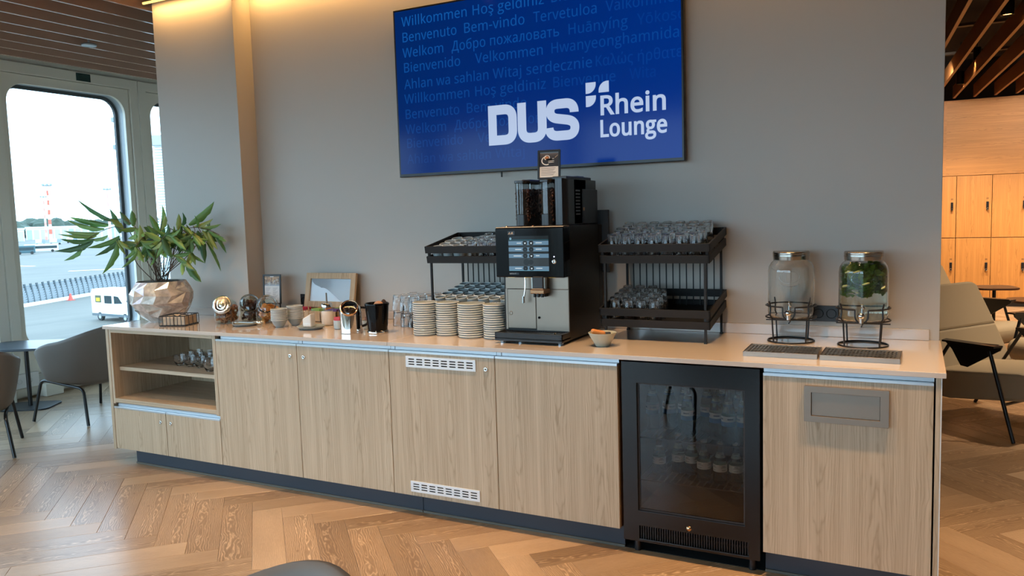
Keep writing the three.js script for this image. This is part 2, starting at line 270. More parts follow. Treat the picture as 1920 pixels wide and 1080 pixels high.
// ---------- ceiling: dark void with timber slats hung below
{
  const C = struct('ceiling', null); struct('ceiling_slab', bx(-2.95, 10.2, 3.5, 3.7, -10.3, 6.7, 0), S('#121014', 0.9), C);
  for (let k = 0; k < 10; k++) { const x = -0.266 - 0.2645 * k; mesh('slat', boxUV(bx(x - 0.011, x + 0.011, 2.95, 3.13, -9.85, 6.3, 0.001), 1), mSlat, C); }
  for (let k = 0; k < 18; k++) { const x = 0.02 + 0.2645 * k; mesh('slat', bx(x - 0.011, x + 0.011, 2.965, 3.13, -0.515 - (x > 0.56 ? 0.14 : 0), 6.3, 0.001), mSlat, C); }
  const g = bx(-0.015, 0.015, 2.95, 3.12, 0, 14.2, 0.001), m = S('#94683f', 0.45);
  for (let k = 0; k < 16; k++) { const s = mesh('slat', g, m, C); s.position.set(4.377 + 0.25 * k, 0, -9.75); s.rotation.y = Math.atan(0.0625); }
  mesh('duct', [3.30, 3.36, 3.42].map((y, i) => bx(4.6, 9.8, y, y + 0.03, -8.2 + i * 1.4, -8.12 + i * 1.4, 0)), S('#4a4644', 0.5, 0.4), C);
}
solo('ceiling_downlight', 'small round downlight between the brown slats by the window', 'downlight', [lathe([[0, 0.004], [0.042, 0.004], [0.045, 0], [0.055, 0.002], [0.057, 0.016], [0.045, 0.022], [0, 0.022]], 28), cyl(0.008, 0.008, 0.02, 0.56, 8)], mAluDull, [-1.62 + 0.13, 2.935, -1.07]);

// ---------- lockers at the far end
{
  solo('wood_panel', 'long oak panel above the lockers, grain running level', 'panel', boxUV(bx(3.9, 10, 1.873, 2.94, -10.1, -9.9, 0.003), 1.2, 0, 0, true), mLocker);
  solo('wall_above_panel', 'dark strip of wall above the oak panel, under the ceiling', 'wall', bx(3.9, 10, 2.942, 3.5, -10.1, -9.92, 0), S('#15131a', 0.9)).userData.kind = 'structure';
  solo('plinth', 'dark recessed base under the wall of lockers', 'plinth', bx(3.9, 10, 0.001, 0.098, -10.1, -9.93, 0), mBlack);
  const cols = [4.06, 4.5, 4.94, 5.38, 5.82, 6.26, 6.7, 7.14, 7.58, 8.02];
  cols.forEach((x, c) => [0, 1].forEach((row) => {
    const y0 = row ? 0.984 : 0.1, y1 = row ? 1.87 : 0.981, t = thing('locker', `${row ? 'upper' : 'lower'} oak locker with black lock, ${ORD[c + 1]} column from the grey wall side`, 'locker', [x, y0, -10.1]);
    part('locker_body', bx(0.003, 0.437, 0.003, y1 - y0 - 0.003, 0, 0.18, 0), S('#4a2f18', 0.8), t);
    part('door', boardUV(bx(0.003, 0.437, 0.003, y1 - y0 - 0.003, 0.181, 0.2, 0.002), c * 2 + row), mLocker, t);
    const ly = row ? 0.42 : 0.44; const lk = part('lock', [bx(0.37, 0.402, ly - 0.02, ly + 0.09, 0.2, 0.222, 0.004), cyl(0.016, 0.014, 0, 0.03, 14).rotateX(Math.PI / 2).translate(0.386, ly - 0.012, 0.21)], mBlackSatin, t);
    part('lock_ring', new THREE.TorusGeometry(0.014, 0.004, 6, 14).translate(0.386, ly - 0.012, 0.24), mChrome, lk);
    part('number', [bx(0.374, 0.383, ly + 0.125, ly + 0.145, 0.2, 0.2008, 0), bx(0.389, 0.398, ly + 0.125, ly + 0.145, 0.2, 0.2008, 0)], S('#5b3a1c', 0.6), t);
  }));
}

// ---------- outside: apron and what stands on it (ground 7.8 m below the eye)
const GY = -6.3;
{
  const g = new THREE.PlaneGeometry(3000, 3000).rotateX(-Math.PI / 2).translate(-900, GY, -300); boxUV(g, 60);
  const apron = solo('apron', 'pale concrete airport apron below the window', 'ground', g, S('#7d7366', 0.75, 0, { map: apronTex })); apron.userData.kind = 'structure';
  const yel = S('#d8c46a', 0.8);
  solo('apron_marking', 'yellow painted line on the apron at the left, beyond the fence', 'marking', bar([-168, GY + 0.02, -103], [-184, GY + 0.02, -104], 1.2, 0.03), yel);
  solo('apron_marking', 'yellow painted line on the apron just above the right end of the blast fence', 'marking', bar([-137, GY + 0.02, -90.5], [-129, GY + 0.02, -99], 1.2, 0.03), yel);
  // blast fence of leaning corrugated bays
  const f = thing('blast_fence', 'long blast fence of grey curved louvred bays on the apron', 'fence', [-77, GY, -43.5], 0), dir = V(-8.2, 0, -18.2).normalize(), nrm = V(dir.z, 0, -dir.x), mF = S('#737b80', 0.6), mF2 = S('#454d52', 0.7);
  for (let k = 0; k < 34; k++) {
    const bay = []; for (let j = 0; j < 8; j++) { const a = j * 0.24; bay.push(bar([dir.x * (k + 0.06) + nrm.x * a * a * 0.12, 0.25 + j * 0.24, dir.z * (k + 0.06) + nrm.z * a * a * 0.12], [dir.x * (k + 0.86) + nrm.x * a * a * 0.12, 0.25 + j * 0.24, dir.z * (k + 0.86) + nrm.z * a * a * 0.12], 0.1, 0.2)); }
    part('bay', bay, mF, f); part('post', bar([dir.x * k, 0, dir.z * k], [dir.x * k + nrm.x * 0.3, 2.2, dir.z * k + nrm.z * 0.3], 0.16, 0.2), mF2, f);
  }
  part('kerb', bar([nrm.x * -0.9, 0.15, nrm.z * -0.9], [dir.x * 34 - nrm.x * 0.9, 0.15, dir.z * 34 - nrm.z * 0.9], 0.5, 0.3), S('#d9dcdb', 0.8), f);
  // van
  const v = thing('van', 'white high-roofed van with a yellow mark parked on the apron', 'van', [-55.4, GY, -41.0], -0.09), mV = S('#eef0ef', 0.35), mVG = S('#1f3034', 0.15);
  const prof = poly([[-2.9, 0.45], [-2.95, 2.3], [-2.75, 2.62], [0.9, 2.62], [1.25, 2.45], [1.95, 1.62], [2.75, 1.35], [2.95, 1.0], [2.95, 0.45]]);
  part('van_body', extrude(prof, 1.9, 0.05).translate(0, 0, -0.95), mV, v);
  for (const s of [1]) { part('side_window', extrude(poly([[-0.95, 1.5], [-0.95, 2.15], [0.1, 2.15], [0.1, 1.5]]), 0.02).translate(0, 0, 1.0), mVG, v); part('cab_window', extrude(poly([[0.45, 1.5], [0.45, 2.15], [1.05, 2.1], [1.6, 1.55]]), 0.02).translate(0, 0, 1.0), mVG, v); part('rear_panel', [bx(-2.3, -1.45, 1.55, 2.15, 1.0, 1.02, 0)], S('#4b4d33', 0.6), v); part('yellow_mark', bx(-2.15, -1.6, 1.65, 1.95, 1.02, 1.035, 0), S('#d8b520', 0.6), v); part('bumper', bx(2.3, 3.06, 0.35, 0.75, -0.98, 1.03, 0.03), S('#3b4144', 0.7), v); part('sill', bx(-2.9, 2.3, 0.4, 0.62, 0.98, 1.03, 0.01), S('#596064', 0.7), v); }
  part('windscreen', bar([1.32, 2.36, 0], [1.98, 1.66, 0], 1.7, 0.02), mVG, v);
  for (const x of [-1.75, 1.9]) for (const z of [-0.85, 0.9]) { const w = part('wheel', new THREE.CylinderGeometry(0.36, 0.36, 0.24, 20).rotateX(Math.PI / 2).translate(x, 0.36, z), S('#1c1e20', 0.8), v); part('hub', new THREE.CylinderGeometry(0.19, 0.19, 0.26, 16).rotateX(Math.PI / 2).translate(x, 0.36, z), mAluDull, w); }
  // buses and ground equipment
  const bus = (label, x, z, len, turn, col) => { const b = thing('apron_bus', label, 'bus', [x, GY, z], turn); part('bus_body', bx(-len / 2, len / 2, 0.4, 2.9, -1.3, 1.3, 0.15), S(col, 0.4), b); part('window_band', [bx(-len / 2 + 0.4, len / 2 - 0.4, 1.35, 2.3, 1.29, 1.32, 0), bx(-len / 2 - 0.02, -len / 2 + 0.02, 1.2, 2.4, -1.1, 1.1, 0), bx(len / 2 - 0.02, len / 2 + 0.02, 1.2, 2.4, -1.1, 1.1, 0)], mVG, b); for (const s of [-len * 0.32, len * 0.32]) part('wheel', new THREE.CylinderGeometry(0.5, 0.5, 2.65, 14).rotateX(Math.PI / 2).translate(s, 0.5, 0), mBlack, b); };
  bus('long pale apron bus with a dark window band', -273.7, -171.6, 10.5, 1.0, '#d5dcda'); bus('dark teal vehicle standing left of the long apron bus', -258.5, -156.7, 5.5, 1.0, '#35545c');
  const eq = (label, px, pz, s) => { const e = thing('ground_equipment', label, 'ground equipment', [px, GY, pz], 0.9); part('chassis', bx(-2.4 * s, 2.4 * s, 0.5, 1.3, -1, 1, 0.05), S('#9aa0a2', 0.6), e); part('cargo_box', bx(-2.2 * s, 0.6 * s, 1.3, 3.1, -1, 1, 0.05), S('#cfd3d3', 0.5), e); part('cab', bx(0.9 * s, 2.3 * s, 1.3, 2.7, -0.9, 0.9, 0.1), S('#7e8b92', 0.5), e); for (const x of [-1.6, 1.6]) part('wheel', new THREE.CylinderGeometry(0.5, 0.5, 2.1, 12).rotateX(Math.PI / 2).translate(x * s, 0.5, 0), mBlack, e); };
  eq('service truck at the foot of the striped masts', -405, -262, 1.2); eq('service truck parked right of the striped masts', -430, -288, 1.2); eq('service truck in front of the long hangar', -428, -293, 1.5); eq('service truck parked left of the striped masts', -402, -252, 1);
  solo('traffic_cone', 'small red cone on the apron before the blast fence', 'cone', [cyl(0.26, 0.06, 0.05, 0.75, 14), bx(-0.32, 0.32, 0, 0.05, -0.32, 0.32, 0)], S('#d8493c', 0.6), [-78.6, GY, -51.8]);
  solo('concrete_edge', 'dark low edge of a pit on the apron near the window post', 'kerb', bar([-80.2, GY + 0.12, -55.6], [-77.5, GY + 0.12, -59.5], 1.0, 0.24), S('#6d716c', 0.9));
  // masts
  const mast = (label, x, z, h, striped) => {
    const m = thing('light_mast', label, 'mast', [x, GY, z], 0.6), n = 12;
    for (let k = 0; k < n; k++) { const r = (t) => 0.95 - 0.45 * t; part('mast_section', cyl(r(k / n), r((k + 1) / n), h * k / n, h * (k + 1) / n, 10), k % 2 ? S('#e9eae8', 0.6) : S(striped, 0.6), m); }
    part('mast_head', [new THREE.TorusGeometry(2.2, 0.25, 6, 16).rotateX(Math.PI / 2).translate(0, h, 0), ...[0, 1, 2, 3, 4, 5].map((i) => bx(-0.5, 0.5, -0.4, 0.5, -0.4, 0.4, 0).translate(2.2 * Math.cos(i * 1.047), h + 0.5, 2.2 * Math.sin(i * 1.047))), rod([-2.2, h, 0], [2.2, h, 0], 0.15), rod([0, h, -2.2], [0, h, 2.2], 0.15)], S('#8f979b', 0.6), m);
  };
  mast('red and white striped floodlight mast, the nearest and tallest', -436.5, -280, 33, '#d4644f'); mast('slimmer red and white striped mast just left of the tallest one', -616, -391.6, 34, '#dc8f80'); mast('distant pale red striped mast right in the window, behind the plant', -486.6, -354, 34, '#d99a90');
  // hangars
  const hang = (label, x, z, len, h, turn, cols) => { const b = thing('hangar', label, 'building', [x, GY, z], turn); part('wall', bx(-len / 2, len / 2, 0, h, -14, 0, 0), S('#cdd6d8', 0.7), b); part('roof_edge', bx(-len / 2 - 0.4, len / 2 + 0.4, h - 0.9, h + 0.4, -14.4, 0.4, 0), S('#eef1f0', 0.6), b); for (let k = 0; k < cols; k++) part('door_bay', bx(-len / 2 + (k + 0.14) * len / cols, -len / 2 + (k + 0.86) * len / cols, 0.2, h - 2.2, 0, 0.15, 0), S(k % 3 ? '#aebcc1' : '#97a5ab', 0.7), b); };
  hang('pale low hangar at the far left edge of the apron', -590, -350, 14, 9.5, 1.02, 3); hang('long white hangar with many door bays across the apron', -640, -432, 72, 10.5, 0.95, 14);
  // tree line and hazy hill
  const tr = []; for (let k = 0; k < 260; k++) { const t = rnd(), b = rr(0, 60); tr.push(M4(-820 - 300 * t - b * 0.8, GY + rr(4, 10), -430 - 560 * t + 100 * (rnd() - 0.5) - b * 0.4, 0, rnd() * 6, 0, V(rr(9, 16), rr(6, 12), rr(9, 16)))); }
  const blob = new THREE.IcosahedronGeometry(1, 2); { const p = blob.attributes.position; for (let i = 0; i < p.count; i++) { const k = 1 + 0.25 * (hash(Math.round(p.getX(i) * 50), Math.round(p.getY(i) * 50 + p.getZ(i) * 77)) - 0.5); p.setXYZ(i, p.getX(i) * k, p.getY(i) * k, p.getZ(i) * k); } blob.computeVertexNormals(); }
  scene.add(stuffMesh('tree_line', 'dark green band of trees along the far edge of the airfield', 'trees', blob, S('#39453a', 0.9), tr));
  // neighbouring wing seen in the narrow second window
  const w = thing('terminal_wing', 'white louvred building wing seen in the narrow second window', 'building', [-30.1, GY, -24.7], 0.45), lou = [];
  part('wall', bx(0, 14, 0, 12.1, -6, -0.1, 0), S('#dfe5e6', 0.6), w); for (let k = 0; k < 58; k++) lou.push(bx(0, 14, 4.0 + k * 0.14, 4.09 + k * 0.14, -0.1, 0.02, 0)); const lm = part('louvre', lou, S('#f0f4f4', 0.5), w); lm.userData.kind = 'stuff';
  part('cornice', bx(-0.1, 14, 11.9, 12.4, -6, 0.15, 0), S('#aab4b8', 0.6), w); part('doorway', bx(0.35, 1.3, 5.5, 8.4, -0.1, 0.06, 0), S('#b9c4ca', 0.6), w);
  // facade post just outside the glass
  const p = thing('facade_post', 'pale galvanised post standing outside the right edge of the large window', 'post', [-3.45, GY, -2.79], 0); part('post_shaft', bx(-0.04, 0.04, 0, 10.2, -0.04, 0.04, 0.004), S('#c3c8c9', 0.5), p); for (const y of [8.65, 8.95]) part('bracket', [bx(-0.07, 0.07, y, y + 0.05, -0.07, 0.07, 0.003), bx(0.04, 0.09, y - 0.06, y + 0.02, -0.02, 0.06, 0)], S('#9aa0a2', 0.5), p); 
}
// ---------- counter
const T = 0.8776; // top of the worktop
{
  const wood = boardUV;
  const lip = (x0, x1, y, parent) => { const h = part('handle_rail', [bx(x0, x1, y, y + 0.011, -0.016, 0.001, 0.001), bx(x0, x1, y + 0.003, y + 0.009, -0.03, -0.014, 0)], mAlu, parent); return h; };
  const recess = (x0, x1, y0, y1, parent) => part('recess_strip', bx(x0, x1, y0, y1, -0.024, -0.02, 0), mAluDull, parent);
  const lock = (x, y, parent) => { const k = part('lock', lathe([[0, 0.003], [0.0035, 0.003], [0.004, 0.005], [0.0095, 0.005], [0.011, 0.003], [0.011, 0]], 18).rotateX(Math.PI / 2).translate(x, y, 0), mChrome, parent); part('keyhole', bx(x - 0.0012, x + 0.0012, y - 0.004, y + 0.004, 0.003, 0.0056, 0), mDark, k); };
  // open shelf cabinet
  const a = thing('open_shelf_cabinet', 'oak cabinet with two open shelf bays over two small doors, window end of the counter', 'cabinet', [0, 0, 0]);
  part('side_panel', wood(bx(-0.019, 0, 0.39, 0.857, -0.585, 0), 1), mWood, a); part('side_panel', wood(bx(0.874, 0.899, 0.39, 0.857, -0.585, 0), 2), mWood, a);
  part('top_panel', wood(bx(0, 0.874, 0.837, 0.857, -0.585, 0), 3, true), mWood, a); part('bottom_panel', wood(bx(0, 0.874, 0.398, 0.424, -0.585, 0), 4, true), mWood, a);
  part('shelf', wood(bx(0.001, 0.873, 0.593, 0.616, -0.575, -0.045), 5, true), mWood, a); part('back_panel', wood(bx(0, 0.874, 0.424, 0.837, -0.6, -0.585, 0), 6), mWood, a);
  part('lower_case', bx(-0.016, 0.897, 0.106, 0.39, -0.585, -0.026, 0), mGap, a); recess(-0.004, 0.897, 0.372, 0.39, a);
  [[-0.0185, 0.4445, 0.4], [0.4485, 0.898, 0.488]].forEach(([x0, x1, k], i) => { const d = part('door', wood(bx(x0, x1, 0.1055, 0.361, -0.019, 0), 7 + i), mWood, a); lip(x0, x1, 0.361, d); lock(k, 0.3075, d); });
  // full-height cabinets
  const labels = ['oak base cabinet right beside the open shelves, keyhole at its upper right', 'oak base cabinet with a keyhole at its upper left, third door leftward from the fridge', 'oak base cabinet with two white ventilation grilles', 'plain oak base cabinet just left of the fridge, without keyhole'];
  const ventShape = (() => { const s = roundRect(-0.197, -0.027, 0.197, 0.027, 0.002); for (let c = 0; c < 8; c++) for (let r = -1; r <= 1; r++) { const x = -0.165 + c * 0.0471; s.holes.push(roundRect(x - 0.0185, r * 0.0125 - 0.0036, x + 0.0185, r * 0.0125 + 0.0036, 0.0035, THREE.Path)); } return extrude(s, 0.003, 0.0006, 3); })();
  for (let i = 0; i < 4; i++) {
    const x0 = 0.9 + 0.6 * i, t = thing('base_cabinet', labels[i], 'cabinet', [x0, 0, 0]), x1 = i === 3 ? 0.597 : 0.5985;
    part('carcass', bx(0.002, 0.598, 0.106, 0.857, -0.7 + (i ? 0 : 0.12), -0.026, 0), i === 3 ? S('#8a5a30', 0.6) : mGap, t); recess(i ? 0.001 : 0.022, 0.599, 0.838, 0.857, t);
    if (i) part('recess_joint', bx(0.026, 0.028, 0.838, 0.857, -0.02, -0.0185, 0), mGap, t);
    const d = part('door', wood(bx(0.0015, x1, 0.1055, 0.8258, -0.019, 0), 11 + i), mWood, t); lip(0.0015, x1, 0.8258, d);
    if (i === 0) lock(0.554, 0.77, d); if (i === 1) lock(0.047, 0.768, d);
    if (i === 2) { lock(0.552, 0.771, d); for (const y of [0.785, 0.1545]) { const v = part('vent_grille', ventShape.clone().translate(0.3015, y, 0.0005), S('#dfe4e8', 0.4, 0.2), d); } for (const y of [0.785, 0.1545]) part('vent_back', bx(0.12, 0.483, y - 0.02, y + 0.02, 0.0001, 0.0012, 0), mDark, d); }
  }
  // waste cabinet
  const w = thing('waste_cabinet', 'oak cabinet with a framed bronze waste flap, right end of the counter', 'cabinet', [3.9, 0, 0]);
  part('carcass', bx(0.002, 0.598, 0.106, 0.857, -0.7, -0.026, 0), mGap, w); recess(0.002, 0.598, 0.838, 0.857, w);
  const wd = part('door', wood(bx(0.002, 0.597, 0.1055, 0.8258, -0.019, 0), 17), mWood, w); lip(0.002, 0.597, 0.8258, wd);
  const fs = roundRect(0.158, 0.662, 0.452, 0.8, 0.003); fs.holes.push(roundRect(0.182, 0.684, 0.424, 0.777, 0.002, THREE.Path));
  const mBronze = S('#8d8175', 0.42, 0.7), fr = part('flap_frame', extrude(fs, 0.016, 0.001).translate(0, 0, 0.001), mBronze, wd); part('flap', bx(0.184, 0.422, 0.686, 0.775, 0.001, 0.011, 0.001), mBronze, fr); part('flap_gap', bx(0.183, 0.423, 0.685, 0.776, 0.0005, 0.0015, 0), mDark, fr);
  // end panels, plinths, worktop
  solo('end_panel', 'oak end panel closing the window end of the counter', 'panel', wood(bx(-0.046, -0.021, 0.1, 0.857, -0.6, 0.002), 21), mWood);
  const ep = thing('end_panel', 'tall oak end panel with a pale edge at the right end of the counter', 'panel'); part('panel', wood(bx(4.503, 4.519, 0.001, 0.857, -0.735, 0.001), 22), mWood, ep); part('edge_strip', bx(4.519, 4.523, 0.001, 0.857, -0.735, 0.002, 0), S('#d8d6d0', 0.4), ep);
  const pl = (x0, x1, label) => { const t = thing('plinth', label, 'plinth'); part('board', bx(x0, x1, 0.012, 0.1, -0.08, -0.06, 0.001), mPlinth, t); part('floor_seal', bx(x0, x1, 0.0005, 0.012, -0.08, -0.054, 0.001), S('#5d5a52', 0.6), t); };
  pl(0.08, 2.23, 'long dark blue-grey plinth board under the left cabinets'); pl(2.233, 3.3, 'dark blue-grey plinth board between the plinth joint and the fridge'); pl(3.902, 4.5, 'short dark plinth board under the waste cabinet');
  const wt = thing('worktop', 'glossy beige stone worktop along the whole counter', 'worktop');
  part('slab', [bx(-0.062, 0.56, T - 0.02, T, -0.606, 0.01), bx(0.5585, 2.0995, T - 0.02, T, -0.754, 0.01)], mStone, wt); part('slab', bx(2.1005, 4.535, T - 0.02, T, -0.754, 0.01), mStone, wt);
  solo('upstand', 'short beige stone upstand behind the plant pot and cookie jars', 'upstand', bx(-0.062, 0.56, T + 0.0003, 0.9265, -0.6065, -0.587), mStone); solo('upstand', 'long beige stone upstand along the wall under the screen', 'upstand', bx(0.562, 4.49, T + 0.0003, 0.9265, -0.7545, -0.734), mStone);
}
// ---------- fridge and its bottles
{
  const f = thing('fridge', 'black built-in bottle fridge with a tinted glass door', 'fridge', [3.3, 0, 0]), K = mBlackSatin;
  part('case', [bx(0.02, 0.045, 0.062, 0.846, -0.57, -0.045, 0), bx(0.555, 0.58, 0.062, 0.846, -0.57, -0.045, 0), bx(0.02, 0.58, 0.815, 0.846, -0.57, -0.045, 0), bx(0.02, 0.58, 0.062, 0.16, -0.57, -0.045, 0), bx(0.02, 0.58, 0.062, 0.846, -0.585, -0.57, 0)], S('#141416', 0.6), f);
  const ds = roundRect(0.014, 0.062, 0.588, 0.848, 0.002); ds.holes.push(roundRect(0.079, 0.197, 0.531, 0.76, 0.002, THREE.Path)); ds.holes.push(roundRect(0.082, 0.072, 0.546, 0.134, 0.002, THREE.Path));
  const d = part('door', extrude(ds, 0.034, 0.0015).translate(0, 0, -0.042), new THREE.MeshPhysicalMaterial({ color: '#0b0909', roughness: 0.22 }), f);
  const ts = roundRect(0.079, 0.197, 0.531, 0.76, 0.002); ts.holes.push(roundRect(0.087, 0.205, 0.523, 0.752, 0.002, THREE.Path)); part('door_trim', extrude(ts, 0.002).translate(0, 0, -0.02), S('#3a322e', 0.4, 0.4), d);
  part('door_pane', new THREE.PlaneGeometry(0.452, 0.563).translate(0.305, 0.4785, -0.022), new THREE.MeshPhysicalMaterial({ color: '#a89e94', transmission: 1, thickness: 0, roughness: 0.0, ior: 1.6 }), d);
  const sl = []; for (let k = 0; k < 44; k++) sl.push(bx(0.086 + k * 0.0105, 0.0905 + k * 0.0105, 0.072, 0.134, -0.03, -0.018, 0)); sl.push(bx(0.082, 0.546, 0.1, 0.106, -0.034, -0.028, 0)); part('grille', sl, K, d); part('grille_back', bx(0.08, 0.548, 0.07, 0.136, -0.044, -0.042, 0), mDark, d);
  part('lock', lathe([[0, 0.009], [0.006, 0.008], [0.011, 0.004], [0.012, 0]], 18).rotateX(Math.PI / 2).translate(0.3, 0.152, -0.0065), S('#b99a78', 0.2, 1), d);
  for (const x of [0.06, 0.55]) part('foot', cyl(0.016, 0.016, 0.001, 0.062, 14).translate(x, 0, -0.06), mBlackSatin, f);
  for (const y of [0.505, 0.315]) { const w = []; for (let k = 0; k < 18; k++) w.push(rod([0.06 + k * 0.0283, y, -0.54], [0.06 + k * 0.0283, y, -0.07], 0.0022, 6)); w.push(rod([0.047, y, -0.07], [0.553, y, -0.07], 0.003), rod([0.047, y, -0.54], [0.553, y, -0.54], 0.003)); part('wire_shelf', w, mBlackSatin, f); }
  part('floor_panel', bx(0.0, 0.6, 0.0005, 0.003, -0.58, -0.06, 0), mDark, f);
  const gB = lathe([[0, 0.002], [0.026, 0.002], [0.029, 0.006], [0.029, 0.12], [0.024, 0.15], [0.0135, 0.185], [0.012, 0.225], [0.0135, 0.228], [0.0135, 0.24], [0.0, 0.24]], 24), gL = lathe([[0.0294, 0.075], [0.0294, 0.118]], 24), gN = lathe([[0.0215, 0.157], [0.0152, 0.178]], 20), gC = cyl(0.0142, 0.0142, 0.232, 0.246, 16);
  const mk = (label, glass, lab, neck, cap) => { const b = thing('bottle', label, 'bottle'); b.userData.group = 'bottles in the fridge'; part('glass', gB, glass, b); part('label', gL, lab, b); part('neck_label', gN, neck, b); part('cap', gC, cap, b); return b; };
  const labB = canvas(256, 64, (c, w, h) => { c.fillStyle = '#dfe9f0'; c.fillRect(0, 0, w, h); c.fillStyle = '#2f6fb4'; c.fillRect(0, h * 0.55, w, h * 0.45); c.fillStyle = '#1d3f6e'; for (let k = 0; k < 4; k++) c.fillRect(k * 64 + 14, 14, 36, 8); });
  const labW = canvas(256, 64, (c, w, h) => { c.fillStyle = '#e8e4dc'; c.fillRect(0, 0, w, h); c.fillStyle = '#4a463f'; for (let k = 0; k < 4; k++) { c.fillRect(k * 64 + 20, 12, 22, 5); c.fillRect(k * 64 + 14, 24, 36, 3); c.fillRect(k * 64 + 18, 46, 26, 3); } });
  const mBG = glassMat('#cfe6dc', 0.02, { ior: 1.36 }), mBlue = S('#ffffff', 0.5, 0, { map: labB }), mWh = S('#ffffff', 0.5, 0, { map: labW });
  const up = mk('water bottle with a blue and white label, nearest the right end of the upper shelf, front row', mBG, mBlue, mBlue, S('#2b5f9e', 0.4)), lo = mk('bottle with a tall white label, middle of the three at the right of the lower shelf', mBG, mWh, mWh, S('#c9c4b8', 0.4));
  const U = [[3.805, -0.12], [3.744, -0.11], [3.685, -0.15], [3.563, -0.15], [3.625, -0.24], [3.52, -0.26], [3.455, -0.24], [3.39, -0.2], [3.76, -0.24], [3.68, -0.3]], UL = ['right end of the upper shelf, front row', 'second from the right in the front row of the upper shelf', 'third from the right in the front row of the upper shelf', 'standing alone at the front, middle of the upper shelf', 'back row of the upper shelf, right of the lone front bottle', 'back row of the upper shelf, left of the lone front bottle', 'back row of the upper shelf, second from the left', 'left end of the upper shelf', 'back row of the upper shelf, rightmost one', 'far back of the upper shelf, half hidden'];
  lo.scale.y = 0.72; U.forEach(([x, z], i) => { const l = 'blue-and-white labelled water bottle, ' + UL[i]; if (i) copy(up, [x, 0.508, z], i * 1.3, l); else { up.position.set(x, 0.508, z); up.userData.label = l; } });
  [[3.7, -0.15, 'middle of the three at the right of the lower shelf'], [3.765, -0.16, 'right one of the three on the lower shelf'], [3.628, -0.16, 'left one of the three at the right of the lower shelf'], [3.43, -0.16, 'left end of the lower shelf'], [3.5, -0.22, 'second from the left on the lower shelf'], [3.56, -0.22, 'third from the left on the lower shelf']].forEach(([x, z, l], i) => { l = 'white-labelled bottle, ' + l; if (i) copy(lo, [x, 0.318, z], i, l); else { lo.position.set(x, 0.318, z); lo.userData.label = l; } });
}
